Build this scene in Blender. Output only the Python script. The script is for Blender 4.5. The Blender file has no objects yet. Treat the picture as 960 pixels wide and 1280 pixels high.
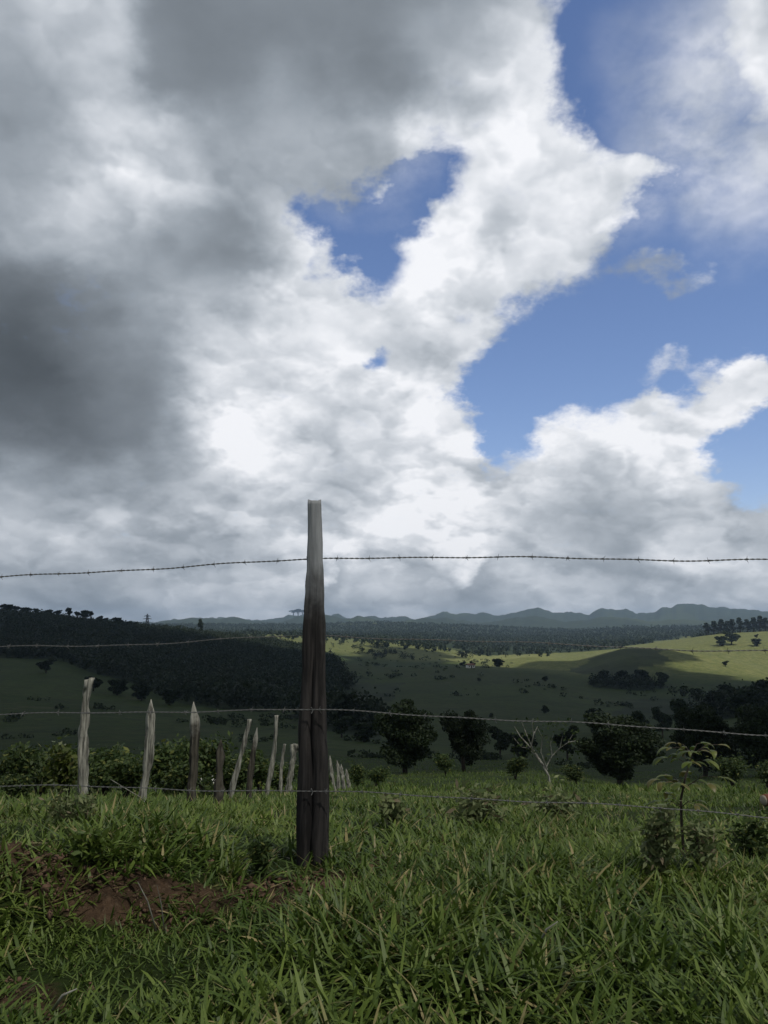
import bpy, math
import numpy as np
from mathutils import Vector

S = bpy.context.scene
COL = S.collection
R = math.radians

# ------------------------------------------------------------------ camera
PITCH = R(8.3); F = 995.6
cam = bpy.data.cameras.new('camera'); camo = bpy.data.objects.new('camera', cam); COL.objects.link(camo)
cam.sensor_fit = 'VERTICAL'; cam.sensor_height = 36; cam.sensor_width = 27
cam.lens = 36 * F / 1280; cam.clip_start = 0.05; cam.clip_end = 60000
camo.location = (0, 0, 0); camo.rotation_euler = (math.pi / 2 + PITCH, 0, 0)
S.camera = camo
S.render.resolution_x = 768; S.render.resolution_y = 1024
S.view_settings.view_transform = 'Standard'; S.view_settings.look = 'None'
S.view_settings.gamma = 1; S.view_settings.use_curve_mapping = False
S.view_settings.exposure = 0.0
try:
    S.cycles.volume_bounces = 0; S.cycles.max_bounces = 6; S.cycles.diffuse_bounces = 3
    S.cycles.transparent_max_bounces = 6; S.cycles.transmission_bounces = 3
    S.cycles.use_denoising = True
except Exception:
    pass

def ray(px, py):
    rx = (px - 480) / F; up = (640 - py) / F
    c, s = math.cos(PITCH), math.sin(PITCH)
    return Vector((rx, c - up * s, s + up * c)).normalized()

SUN_EL, SUN_AZ = 58, 138          # azimuth clockwise from +Y
sd = Vector((math.sin(R(SUN_AZ)) * math.cos(R(SUN_EL)), math.cos(R(SUN_AZ)) * math.cos(R(SUN_EL)), math.sin(R(SUN_EL))))
SKY_STRENGTH = 0.1
# ------------------------------------------------------------------ node helper
class NT:
    def __init__(s, nt): s.nt = nt; s.n = nt.nodes; s.l = nt.links
    def node(s, t, **kw):
        n = s.n.new(t)
        for k, v in kw.items(): setattr(n, k, v)
        return n
    def put(s, n, i, v):
        if v is None: return
        if isinstance(v, bpy.types.NodeSocket): s.l.new(v, n.inputs[i])
        else: n.inputs[i].default_value = v
    def math(s, op, a, b=None, c=None, clamp=False):
        n = s.node('ShaderNodeMath', operation=op, use_clamp=clamp)
        s.put(n, 0, a); s.put(n, 1, b); s.put(n, 2, c); return n.outputs[0]
    def vm(s, op, a, b=None, c=None, out=0):
        n = s.node('ShaderNodeVectorMath', operation=op)
        s.put(n, 0, a); s.put(n, 1, b)
        if c is not None: s.put(n, 2, c)
        return n.outputs[out]
    def mr(s, v, a, b, c, d, kind='SMOOTHSTEP'):
        n = s.node('ShaderNodeMapRange', interpolation_type=kind)
        s.put(n, 0, v); s.put(n, 1, a); s.put(n, 2, b); s.put(n, 3, c); s.put(n, 4, d); return n.outputs[0]
    def noise(s, vec, scale, detail=4, rough=.55, dist=0, out=0):
        n = s.node('ShaderNodeTexNoise'); s.put(n, 'Vector', vec)
        n.inputs['Scale'].default_value = scale; n.inputs['Detail'].default_value = detail
        n.inputs['Roughness'].default_value = rough; n.inputs['Distortion'].default_value = dist
        return n.outputs[out]
    def mix(s, f, a, b, mode='MIX'):
        n = s.node('ShaderNodeMix', data_type='RGBA', blend_type=mode)
        s.put(n, 0, f); s.put(n, 6, a); s.put(n, 7, b); return n.outputs[2]
    def attr(s, name): return s.node('ShaderNodeAttribute', attribute_name=name)

# ------------------------------------------------------------------ world sky with clouds (by direction)
W = bpy.data.worlds.new('World'); S.world = W; W.use_nodes = True
w = NT(W.node_tree); w.n.clear()
wo = w.node('ShaderNodeOutputWorld'); bg = w.node('ShaderNodeBackground'); w.l.new(bg.outputs[0], wo.inputs[0])
sky = w.node('ShaderNodeTexSky', sky_type='NISHITA'); sky.sun_disc = False
sky.sun_elevation = R(SUN_EL); sky.sun_rotation = R(SUN_AZ); sky.altitude = 400; sky.air_density = 1.0; sky.dust_density = 0.6; sky.ozone_density = 1.5
tc = w.node('ShaderNodeTexCoord'); D = tc.outputs['Generated']
sep = w.node('ShaderNodeSeparateXYZ'); w.l.new(D, sep.inputs[0])
inv = w.math('DIVIDE', 1.0, w.math('ADD', w.math('ABSOLUTE', sep.outputs[2]), 0.8))
Q = w.vm('MULTIPLY', w.vm('SCALE', D), (1, 1, 1.5))
q_scale = w.n[Q.node.name]
sc_node = Q.node.inputs[0].links[0].from_node; w.l.new(inv, sc_node.inputs[3])
n_big = w.noise(Q, 5.0, 6, .6, out=1)
n_mid = w.noise(Q, 16, 7, .62, out=1)
warp = w.vm('MULTIPLY_ADD', w.vm('SUBTRACT', n_big, (.5, .5, .5)), (.13, .13, .13), D)
warp = w.vm('MULTIPLY_ADD', w.vm('SUBTRACT', n_mid, (.5, .5, .5)), (.05, .05, .05), warp)
# brightness marks: x, y in the photograph's frame turned into directions, sRGB value, radius
BR = [(60,20,182),(250,50,128),(420,60,132),(560,50,158),(650,60,178),(690,110,232),(0,130,150),(130,200,205),(90,270,190),
(210,210,205),(300,160,160),(390,170,180),(10,210,158),(115,258,214),(180,310,150),(270,320,143),(330,310,158),(60,350,118),(60,420,92),
(10,480,85),(130,440,112),(90,560,108),(10,560,112),(190,560,122),(180,500,142),(160,400,158),(240,430,182),(300,400,192),(385,350,236),
(440,370,242),(530,330,240),(600,260,244),(600,170,236),(660,180,250),(700,60,222),(690,120,246),(730,190,248),(800,220,232),(640,310,212),(590,340,216),(560,390,204),(480,480,215),(400,430,222),
(330,500,225),(275,540,246),(300,470,225),(350,570,200),(250,610,160),(400,610,180),(460,560,200),(520,520,218),(570,480,205),(30,620,196),(120,640,190),
(200,625,165),(20,665,160),(150,680,165),(60,725,150),(250,660,195),(330,640,178),(350,675,205),(480,650,220),(540,670,215),(540,600,212),
(590,620,195),(640,590,222),(700,550,232),(800,510,236),(720,615,158),(760,650,155),(680,640,178),(800,590,205),(870,590,225),(870,660,212),
(830,650,195),(940,660,178),(900,500,222),(500,730,162),(300,730,162),(700,720,168),(900,720,170),(100,760,150),(500,770,160),(700,775,160),(900,775,165),(300,775,158),
(900,50,215),(940,160,225),(870,200,208),(940,240,225),(850,90,180)]
def lin(v): v /= 255.; return v / 12.92 if v < .04045 else ((v + .055) / 1.055) ** 2.4
acc = None
for (x, y, b) in BR:
    # (the previous sum feeds in with no weight so that the terms are evaluated one after the other)
    src = warp if acc is None else w.vm('MULTIPLY_ADD', acc, (1e-9, 1e-9, 1e-9), warp)
    d = w.vm('DISTANCE', src, tuple(ray(x, y)), out=1)
    r_ = 108 / F if y < 600 else 86 / F
    wt = w.mr(d, 0, r_, 1, 0)
    n = w.node('ShaderNodeVectorMath', operation='MULTIPLY_ADD')
    w.l.new(wt, n.inputs[0]); n.inputs[1].default_value = ((b + (22 if y > 690 else 13 if y > 560 and x < 640 else 10 if y > 420 and x > 190 and x < 640 else 3)) / 255., 1, 0)
    if acc is None: n.inputs[2].default_value = (.66 * .03, .03, 0)
    else: w.l.new(acc, n.inputs[2])
    acc = n.outputs[0]
sp = w.node('ShaderNodeSeparateXYZ'); w.l.new(acc, sp.inputs[0])
B = w.math('DIVIDE', sp.outputs[0], sp.outputs[1])
# openings in the clouds, x, y, radius px, weight
HO = [(518,228,40,.75),(463,285,42,.6),(905,185,75,.75),(865,130,55,.5),(790,20,105,.9),(765,60,75,.6),(810,110,70,.7),(870,90,80,.5),(438,300,54,.9),(468,338,44,.8),(498,250,42,.8),(546,208,40,.9),(398,285,30,.3),(470,210,36,.3),(485,446,28,.8),
(870,340,120,1),(950,310,90,1),(800,400,100,1),(900,420,110,1),(690,440,75,1),(960,410,90,.8),(640,480,60,1),(735,475,65,.95),(630,540,45,.9),(800,450,70,.8),(840,290,60,.5),(955,560,60,1),(900,580,40,.5),(955,610,40,.6),(672,515,46,.9),(560,590,16,.3)]
acc = None
for (x, y, r, wt_) in HO:
    src = w.vm('MULTIPLY_ADD', B if acc is None else acc, (1e-9, 1e-9, 1e-9), warp)
    d = w.vm('DISTANCE', src, tuple(ray(x, y)), out=1)
    wt = w.mr(d, 0, 1.35 * r / F, wt_ * 1.05, 0)
    acc = wt if acc is None else w.math('ADD', acc, wt)
hole = w.math('MINIMUM', acc, 1.1)
# small puffs drifting inside the openings
for (x, y, sx, r, a) in [(815,348,3.0,62,.55),(830,462,1.8,44,.5),(900,500,1.1,68,1.0),(940,480,1.0,50,.8),(800,505,1,40,.6),(430,330,2,36,.3)]:
    c = ray(x, y)
    dv = w.vm('MULTIPLY', w.vm('SUBTRACT', warp, tuple(c)), (1 / sx ** .5, 1, sx))
    d = w.vm('LENGTH', dv, out=1)
    hole = w.math('SUBTRACT', hole, w.mr(d, 0, r / F, a * 1.1, 0))
veil = None
for (x, y, r, a) in [(470,190,75,.75),(420,235,50,.5),(840,235,60,.55),(790,290,50,.4),(900,110,120,.75),(880,190,110,.8),(850,60,90,.35),(950,60,130,.9),(940,200,120,.8)]:
    src = w.vm('MULTIPLY_ADD', hole if veil is None else veil, (1e-9, 1e-9, 1e-9), warp)
    v_ = w.mr(w.vm('DISTANCE', src, tuple(ray(x, y)), out=1), 0, 1.2 * r / F, a, 0)
    veil = v_ if veil is None else w.math('MAXIMUM', veil, v_)
nf = w.noise(Q, 11.0, 8, .62)
nf2 = w.noise(Q, 40.0, 6, .62)
edge = w.math('ADD', w.math('MULTIPLY', w.math('SUBTRACT', nf, .5), 1.15), w.math('MULTIPLY', w.math('SUBTRACT', nf2, .5), .7))
hx = w.math('ADD', hole, edge)
alpha = w.math('SUBTRACT', 1.0, w.mr(hx, .14, .80, 0, 1))
alpha = w.math('MAXIMUM', alpha, w.math('MULTIPLY', veil, w.mr(nf, .25, .62, .2, 1.0)))
# relief: the same noise sampled a little towards the sun side
def relief(scale, dx, k, det=7):
    a = w.noise(Q, scale, det, .56)
    b_ = w.noise(w.vm('ADD', Q, dx), scale, det, .56)
    return w.math('MULTIPLY', w.math('SUBTRACT', a, b_), k)
r1 = relief(4.5, (.028, .0, .06), .45, 3)
r2 = relief(9.0, (.014, .0, .03), .24, 5)
# heaped puffs: lit from above, with soft grey undersides
Qw = w.vm('MULTIPLY_ADD', w.vm('SUBTRACT', w.noise(Q, 9, 4, .6, out=1), (.5, .5, .5)), (.16, .16, .16), Q)
def puffs(scale, dz, k):
    def v_(vec):
        n_ = w.node('ShaderNodeTexVoronoi', feature='F1'); w.put(n_, 'Vector', vec); n_.inputs['Scale'].default_value = scale; return n_.outputs['Distance']
    a, b_ = v_(Qw), v_(w.vm('ADD', Qw, dz))
    return w.math('MULTIPLY', w.math('SUBTRACT', b_, a), k)
pf = w.math('ADD', puffs(7.5, (.012, 0, .04), .34), puffs(18.0, (.006, 0, .018), .26))
rl = w.math('ADD', w.math('ADD', r1, r2), w.math('MULTIPLY', pf, w.mr(B, .5, .8, .25, 1.0)))
amp = w.mr(B, .45, .8, .18, .85, 'LINEAR')
Bm = w.math('MULTIPLY_ADD', rl, amp, B)
Bm = w.math('MULTIPLY_ADD', w.math('SUBTRACT', nf, .5), .06, Bm)
# thin edges are brighter than the thick grey
Bm = w.math('ADD', Bm, w.math('ADD', w.mr(B, .78, .95, 0, .03), w.mr(B, .58, .8, 0, .022)))
Bm = w.math('MINIMUM', w.math('MAXIMUM', Bm, .30), .985)
Bl = w.math('POWER', Bm, 2.25)
ramp = w.node('ShaderNodeValToRGB'); w.l.new(Bm, ramp.inputs[0])
e = ramp.color_ramp.elements
e[0].position = .3; e[0].color = (.85, 1.0, 1.15, 1); e[1].position = 1; e[1].color = (.985, .995, 1.03, 1)
m = e.new(.62); m.color = (.89, 1.0, 1.13, 1)
cc = w.vm('SCALE', ramp.outputs[0]); w.l.new(w.math('MULTIPLY', Bl, 1.0 / SKY_STRENGTH), cc.node.inputs[3])
hs = w.node('ShaderNodeHueSaturation'); hs.inputs['Saturation'].default_value = 1.12; hs.inputs['Value'].default_value = 1.38
w.l.new(w.vm('MULTIPLY', sky.outputs[0], (1.06, .96, 1.0)), hs.inputs['Color'])
col = w.mix(alpha, hs.outputs[0], cc)
w.l.new(col, bg.inputs[0]); bg.inputs[1].default_value = SKY_STRENGTH
W.cycles.sampling_method = 'MANUAL'; W.cycles.sample_map_resolution = 512

sun = bpy.data.lights.new('sun', 'SUN'); sun.energy = 3.2; sun.angle = R(.5); sun.color = (1, .955, .88)
suno = bpy.data.objects.new('sun', sun); COL.objects.link(suno)
suno.rotation_euler = (-sd).to_track_quat('-Z', 'Y').to_euler()

# ------------------------------------------------------------------ numpy noise
def _h(ix, iy, seed):
    n = (ix.astype(np.int64) * 374761393 + iy.astype(np.int64) * 668265263 + seed * 974634777) & 0xffffffff
    n = ((n ^ (n >> 13)) * 1274126177) & 0xffffffff
    n = (n ^ (n >> 16)) & 0xffffffff
    return n / 4294967295.0
def vn(x, y, seed=0):
    ix = np.floor(x); iy = np.floor(y); fx = x - ix; fy = y - iy
    ux = fx * fx * fx * (fx * (fx * 6 - 15) + 10); uy = fy * fy * fy * (fy * (fy * 6 - 15) + 10)
    a = _h(ix, iy, seed); b = _h(ix + 1, iy, seed); c = _h(ix, iy + 1, seed); d = _h(ix + 1, iy + 1, seed)
    return (a + (b - a) * ux) * (1 - uy) + (c + (d - c) * ux) * uy - .5
def fbm(x, y, L, seed=0, o=4, g=.5):
    s = 0; a = 1; t = 0
    for k in range(o):
        s = s + a * vn(x / L * 2 ** k + 17.3 * k, y / L * 2 ** k - 9.1 * k, seed + k); t += a; a *= g
    return s / t * 2

# ------------------------------------------------------------------ terrain table
NEARX = [-300, 0, 120, 220, 290, 350, 420, 600, 960, 1300]
NEAR = [(0.3, [-1.05] * 10), (2.2, [-1.05] * 10), (2.8, [-1.02] * 10),
        (3.05, [-.98, -1.0, -1.02, -1.02, -1.03, -1.03, -1.03, -1.03, -1.03, -1.03]),
        (3.3, [-.78, -.80, -.84, -.90, -.98, -1.02, -1.03, -1.03, -1.03, -1.03]),
        (3.75, [-.78, -.80, -.83, -.87, -.96, -1.02, -1.03, -1.04, -1.04, -1.04]),
        (5, [-.98, -1.0, -1.02, -1.05, -1.12, -1.15, -1.16, -1.17, -1.17, -1.17]),
        (6.5, [-1.35, -1.35, -1.36, -1.37, -1.38, -1.38, -1.38, -1.38, -1.38, -1.38]),
        (9, [-1.90] * 10)]
FARX = [-300, 0, 120, 240, 360, 480, 600, 660, 720, 780, 840, 900, 960, 1260]
FAR = [(9,   [1006] * 14), (13, [1000,1000,1000,998,996,994,994,994,994,994,995,996,997,998]),
 (30,  [996,996,996,994,990,986,984,984,985,986,988,989,990,992]),
 (60,  [990,990,985,980,972,968,966,966,975,985,982,980,980,980]),
 (120, [950,945,940,940,938,945,948,950,958,962,960,958,958,955]),
 (200, [912,908,905,908,912,925,928,930,935,935,930,925,925,920]),
 (350, [850,855,862,872,882,885,884,885,890,893,893,888,880,870]),
 (550, [806,812,820,830,845,852,848,850,860,864,868,868,862,850]),
 (690, [785,790,798,806,822,831,830,833,840,838,838,845,850,840]),
 (760, [775,780,790,801,822,838,842,842,838,818,820,832,846,844]),
 (850, [766,770,782,796,812,830,838,828,824,806,808,820,838,845]),
 (920, [766,770,782,796,810,826,830,820,828,822,822,830,842,846]),
 (1010,[772,776,788,798,808,820,828,826,830,822,820,826,838,842]),
 (1180,[790,790,792,798,798,810,820,821,824,816,808,803,802,804]),
 (1400,[800,800,800,794,793,801,812,815,812,808,800,792,788,786]),
 (1800,[796,796,796,796,797,799,804,806,806,806,802,797,795,795]),
 (2600,[788,788,788,788,789,790,793,794,794,792,790,789,787,787]),
 (3400,[781,781,781,780,778,777,780,783,785,782,783,780,778,776]),
 (4000,[788]*14)]
RX = [-300,0,120,200,260,300,340,362,380,420,450,475,500,520,545,560,600,640,655,672,690,712,735,752,762,775,800,830,845,862,880,900,920,940,960,1100,1300]
RY = [776,778,778,777,774,775,772,768,768,768,771,768,768,771,769,768,767,766,762,758,762,762,764,757,761,763,762,758,753,750,753,757,761,763,758,765,770]
FAR2 = [(4700, [774,776,772,775,772]), (5500, [782]*5), (6600, None), (8000, [790]*5), (9500, [790]*5)]
NA = 2881; az_g = np.linspace(-180, 180, NA); NR = 700
lr_g = np.linspace(math.log(.3), math.log(9400), NR); r_g = np.exp(lr_g)
px_of = 480 + F * np.tan(np.radians(np.clip(az_g, -45, 45))) * (math.cos(PITCH) + .15 * math.sin(PITCH))
def tan_el(py, px):
    up = (640 - py) / F; c, s = math.cos(PITCH), math.sin(PITCH); rx = (px - 480) / F
    return (s + up * c) / np.sqrt(rx ** 2 + (c - up * s) ** 2)
rows_d = []; rows_t = []
for d, zs in NEAR[:-1]:
    rows_d.append(d); rows_t.append(np.interp(px_of, NEARX, zs) / d)
for d, ys in FAR:
    rows_d.append(d); rows_t.append(tan_el(np.interp(px_of, FARX, ys), px_of))
for d, ys in FAR2:
    if ys is None: yy = np.interp(px_of, RX, RY) - 1.5 + 9.0 * fbm(px_of, px_of * 0 + 3, 26, 5, 5, .65)
    else: yy = np.interp(px_of, np.linspace(-300, 1260, 5), ys) + 11 * fbm(px_of, px_of * 0 + d, 55, 9, 5, .55)
    rows_d.append(d); rows_t.append(tan_el(yy, px_of))
rows_d = np.array(rows_d); rows_t = np.array(rows_t)
lr = np.log(rows_d); T = np.empty((NA, NR))
near_z = rows_t * rows_d[:, None]
for i in range(NA):
    zt = np.interp(lr_g, lr, near_z[:, i]); tt = np.interp(lr_g, lr, rows_t[:, i]) * r_g
    k = np.clip((r_g - 7) / 3, 0, 1); T[i] = zt * (1 - k) + tt * k
Tt = T / r_g[None, :]
ker = np.exp(-np.linspace(-2, 2, 9) ** 2 / 1.2); ker /= ker.sum()
pad = np.pad(Tt, ((0, 0), (4, 4)), mode='edge')
Ts = sum(ker[k] * pad[:, k:k + NR] for k in range(9))
ker2 = np.exp(-np.linspace(-2, 2, 15) ** 2 / 1.2); ker2 /= ker2.sum()
pad = np.pad(Ts, ((7, 7), (0, 0)), mode='wrap')
Ts2 = sum(ker2[k] * pad[k:k + NA] for k in range(15))
T = np.where(r_g[None, :] < 3000, Ts2, Ts) * r_g[None, :]
T[:, :60] = np.minimum(T[:, :60], -1.0)

def H(x, y):
    x = np.asarray(x, float); y = np.asarray(y, float)
    d = np.maximum(np.hypot(x, y), .31); a = np.degrees(np.arctan2(x, y))
    fa = np.clip((a + 180) / 360 * (NA - 1), 0, NA - 1.001); fr = np.clip((np.log(d) - lr_g[0]) / (lr_g[1] - lr_g[0]), 0, NR - 1.001)
    ia = fa.astype(int); ir = fr.astype(int); ua = fa - ia; ur = fr - ir
    z = (T[ia, ir] * (1 - ua) + T[ia + 1, ir] * ua) * (1 - ur) + (T[ia, ir + 1] * (1 - ua) + T[ia + 1, ir + 1] * ua) * ur
    z = z + .035 * fbm(x, y, .7, 3, 4)
    for L, am in ((6, .10), (28, .35), (110, 2.2), (420, 7.0), (1500, 16)):
        z = z + am * fbm(x, y, L, int(L), 3) * np.clip((d - 3.2 * L ** .9) / (6 * L), 0, 1) * (np.clip((7600 - d) / 1500, .35, 1) if L > 300 else 1)
    return z
def Hs(x, y): return float(H(np.array([x]), np.array([y]))[0])
MARCH = np.exp(np.linspace(math.log(1.2), math.log(7500), 2600))
def at(px, py, dmin=0, dmax=1e9):
    """first ground point the ray through a photo position meets, at a range between dmin and dmax"""
    v = ray(px, py); hd = math.hypot(v.x, v.y)
    t = MARCH[(MARCH > dmin) & (MARCH < dmax)] / hd
    zz = H(v.x * t, v.y * t); below = np.nonzero(v.z * t < zz)[0]
    if len(below) == 0:
        k = int(np.argmin(v.z * t / t - zz / t))
    else: k = int(below[0])
    return Vector((v.x * t[k], v.y * t[k], float(zz[k])))
def on_ground(px, d):
    v = ray(px, 800); h = math.hypot(v.x, v.y); x, y = v.x / h * d, v.y / h * d
    return Vector((x, y, Hs(x, y)))
def on_ray(px, py, depth):
    v = ray(px, py); return v * (depth / v.y)

# ------------------------------------------------------------------ mesh helpers
def mesh_np(name, V, Q4, mats=(), attrs=None, smooth=False, tri=False):
    V = np.ascontiguousarray(V, np.float32); Q4 = np.ascontiguousarray(Q4, np.int32); k = Q4.shape[1]
    me = bpy.data.meshes.new(name)
    me.vertices.add(len(V)); me.vertices.foreach_set('co', V.ravel())
    me.loops.add(Q4.size); me.loops.foreach_set('vertex_index', Q4.ravel())
    me.polygons.add(len(Q4)); me.polygons.foreach_set('loop_start', np.arange(0, Q4.size, k, dtype=np.int32))
    me.polygons.foreach_set('loop_total', np.full(len(Q4), k, np.int32))
    if smooth: me.polygons.foreach_set('use_smooth', np.ones(len(Q4), bool))
    for nm, a in (attrs or {}).items():
        at_ = me.attributes.new(nm, 'FLOAT', 'POINT'); at_.data.foreach_set('value', np.ascontiguousarray(a, np.float32))
    me.update(calc_edges=True)
    for m_ in mats: me.materials.append(m_)
    return me
def link(name, me, parent=None, loc=None):
    o = bpy.data.objects.new(name, me); COL.objects.link(o)
    if parent: o.parent = parent
    if loc is not None: o.location = loc
    return o
def tag(o, label=None, cat=None, group=None, kind=None):
    if label: o['label'] = label
    if cat: o['category'] = cat
    if group: o['group'] = group
    if kind: o['kind'] = kind
    return o
def tube(P, rad, seg=8, cap=True, wob=0, rng=None, sq=None):
    """swept tube through points P with radii rad -> V, Q"""
    P = np.array(P, float); n = len(P); rad = np.broadcast_to(np.array(rad, float), (n,))
    t = np.gradient(P, axis=0); t /= np.linalg.norm(t, axis=1)[:, None] + 1e-12
    ref = np.array([0, 1, 0.]) if abs(t[0][1]) < .9 else np.array([1., 0, 0])
    u = np.cross(t, ref); u /= np.linalg.norm(u, axis=1)[:, None]; v = np.cross(t, u)
    a = np.arange(seg) / seg * 2 * np.pi
    rr = rad[:, None] * np.ones((n, seg))
    if wob: rr = rr * (1 + wob * (rng.random((n, seg)) - .5))
    V = P[:, None] + rr[..., None] * (np.cos(a)[None, :, None] * u[:, None] + np.sin(a)[None, :, None] * v[:, None])
    V = V.reshape(-1, 3); Q_ = []
    for i in range(n - 1):
        for j in range(seg):
            k = (j + 1) % seg; Q_.append((i * seg + j, i * seg + k, (i + 1) * seg + k, (i + 1) * seg + j))
    if cap:
        V = np.vstack([V, P[0], P[-1]]); c0 = len(V) - 2; c1 = c0 + 1; m_ = (n - 1) * seg
        for j in range(0, seg, 2):
            Q_.append((c0, (j + 2) % seg, (j + 1) % seg, j)); Q_.append((c1, m_ + j, m_ + (j + 1) % seg, m_ + (j + 2) % seg))
    return V, np.array(Q_, int)
def join(parts):
    Vs, Qs, o = [], [], 0
    for V, Q_ in parts: Vs.append(V); Qs.append(np.asarray(Q_) + o); o += len(V)
    return np.vstack(Vs), np.vstack(Qs)

# ------------------------------------------------------------------ materials
def mat(name):
    m_ = bpy.data.materials.new(name); m_.use_nodes = True; n = NT(m_.node_tree); n.n.clear()
    out = n.node('ShaderNodeOutputMaterial'); return m_, n, out
def leaf_mat(name, c1, c2, c3=None, trans=.35, rough=.6, vscale=.0, spec=.3):
    """foliage: each leaf takes its own tint from the attribute rnd; c3 = dead or yellow leaves (attribute dry)"""
    m_, n, out = mat(name)
    a = n.attr('rnd'); oi = n.node('ShaderNodeObjectInfo')
    col = n.mix(a.outputs['Fac'], c1 + (1,), c2 + (1,))
    if c3: col = n.mix(n.attr('dry').outputs['Fac'], col, c3 + (1,))
    hv = n.node('ShaderNodeHueSaturation'); n.l.new(col, hv.inputs['Color'])
    n.l.new(n.mr(oi.outputs['Random'], 0, 1, .8, 1.2, 'LINEAR'), hv.inputs['Value'])
    p = n.node('ShaderNodeBsdfPrincipled'); n.l.new(hv.outputs[0], p.inputs['Base Color'])
    p.inputs['Roughness'].default_value = rough; p.inputs['Specular IOR Level'].default_value = spec
    tr = n.node('ShaderNodeBsdfTranslucent'); n.l.new(hv.outputs[0], tr.inputs[0])
    mx = n.node('ShaderNodeMixShader'); mx.inputs[0].default_value = trans
    n.l.new(p.outputs[0], mx.inputs[1]); n.l.new(tr.outputs[0], mx.inputs[2]); n.l.new(mx.outputs[0], out.inputs[0])
    return m_
def wood_mat(name, dark, light, scale=30, top=None, bump=.4):
    m_, n, out = mat(name)
    tcn = n.node('ShaderNodeTexCoord'); mp = n.vm('MULTIPLY', tcn.outputs['Object'], (1, 1, .06))
    a = n.noise(mp, scale, 8, .65); b = n.noise(tcn.outputs['Object'], 5, 4, .6)
    f = n.mr(a, .36, .66, 0, 1); f = n.math('MULTIPLY_ADD', n.math('SUBTRACT', b, .5), .9, f, clamp=True)
    col = n.mix(f, dark + (1,), light + (1,))
    if top:
        sz = n.node('ShaderNodeSeparateXYZ'); n.l.new(tcn.outputs['Object'], sz.inputs[0])
        hgt = n.math('MULTIPLY_ADD', n.math('SUBTRACT', n.noise(tcn.outputs['Object'], 9, 5), .5), .5, sz.outputs[2])
        g = n.mr(hgt, top[1], top[2], 0, 1)
        wcol = n.mix(n.mr(a, .3, .7, 0, 1), tuple(v * .62 for v in top[0]) + (1,), top[0] + (1,))
        col = n.mix(g, col, wcol)
    p = n.node('ShaderNodeBsdfPrincipled'); n.l.new(col, p.inputs['Base Color']); p.inputs['Roughness'].default_value = .88
    p.inputs['Specular IOR Level'].default_value = .25
    bp = n.node('ShaderNodeBump'); bp.inputs['Strength'].default_value = bump; bp.inputs['Distance'].default_value = .01
    n.l.new(a, bp.inputs['Height']); n.l.new(bp.outputs[0], p.inputs['Normal']); n.l.new(p.outputs[0], out.inputs[0])
    return m_
def flat_mat(name, c, rough=.8, var=.25, scale=8, metal=0):
    m_, n, out = mat(name); tcn = n.node('ShaderNodeTexCoord')
    f = n.noise(tcn.outputs['Object'], scale, 5, .6)
    col = n.mix(f, tuple(v * (1 - var) for v in c) + (1,), tuple(min(1, v * (1 + var)) for v in c) + (1,))
    p = n.node('ShaderNodeBsdfPrincipled'); n.l.new(col, p.inputs['Base Color']); p.inputs['Roughness'].default_value = rough
    p.inputs['Metallic'].default_value = metal; n.l.new(p.outputs[0], out.inputs[0]); return m_

M_grass = leaf_mat('grass_leaf', (.048, .088, .012), (.165, .225, .045), (.34, .28, .13), trans=.3, rough=.5, spec=.35)
M_field = leaf_mat('field_grass', (.05, .09, .013), (.125, .17, .035), (.22, .2, .09), trans=.3)
M_tree = leaf_mat('tree_leaf', (.012, .022, .008), (.028, .045, .013), trans=.2, rough=.65)
M_wood = leaf_mat('far_wood_leaf', (.016, .027, .011), (.026, .040, .015), trans=.15, rough=.7)
M_shrub = leaf_mat('shrub_leaf', (.026, .048, .013), (.075, .11, .03), (.16, .17, .04), trans=.3)
M_yellow = leaf_mat('young_leaf', (.07, .11, .02), (.17, .20, .045), (.18, .16, .05), trans=.4, rough=.45, spec=.5)
M_weed = leaf_mat('weed_leaf', (.08, .12, .04), (.20, .22, .10), (.2, .15, .1), trans=.25)
M_bark = wood_mat('bark', (.03, .022, .016), (.09, .075, .058), 12)
M_pale = wood_mat('bare_branch', (.10, .095, .075), (.36, .35, .30), 20)
M_post = wood_mat('post_wood', (.011, .010, .010), (.045, .040, .038), 38, top=((.33, .34, .35), 1.0, 1.42), bump=.7)
M_grey = wood_mat('weathered_post_wood', (.07, .068, .055), (.40, .39, .33), 46, bump=.6)
M_dark = wood_mat('old_post_wood', (.02, .018, .014), (.10, .09, .07), 40, top=((.36, .35, .30), .62, .8), bump=.6)
M_wire = flat_mat('galvanised_wire', (.17, .17, .165), .55, .3, 60, metal=.55)
M_steel = flat_mat('tower_steel', (.07, .075, .08), .6, .1, metal=.3)
M_white = flat_mat('whitewash', (.72, .7, .64), .8, .1)
M_roof = flat_mat('clay_roof', (.24, .12, .08), .85, .2)

# terrain material
M_ter, n, out = mat('pasture_ground')
geo = n.node('ShaderNodeNewGeometry'); P = geo.outputs['Position']
n1 = n.noise(P, .012, 6, .6); n2 = n.noise(P, .12, 6, .65); n3 = n.noise(P, 3.0, 8, .6); n4 = n.noise(P, .0025, 4, .5)
g = n.mix(n.mr(n1, .35, .65, 0, 1), (.027, .048, .009, 1), (.047, .073, .014, 1))
g = n.mix(n.mr(n2, .4, .72, 0, .5), g, (.070, .080, .026, 1))
g = n.mix(n.mr(n4, .45, .62, 0, .45), g, (.060, .066, .028, 1))
g = n.mix(n.mr(n3, .3, .7, 0, .5), g, (.030, .046, .012, 1))
trk = n.node('ShaderNodeTexWave', wave_type='BANDS', bands_direction='Z'); n.put(trk, 'Vector', P)
trk.inputs['Scale'].default_value = .22; trk.inputs['Distortion'].default_value = 9; trk.inputs['Detail'].default_value = 3
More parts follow.
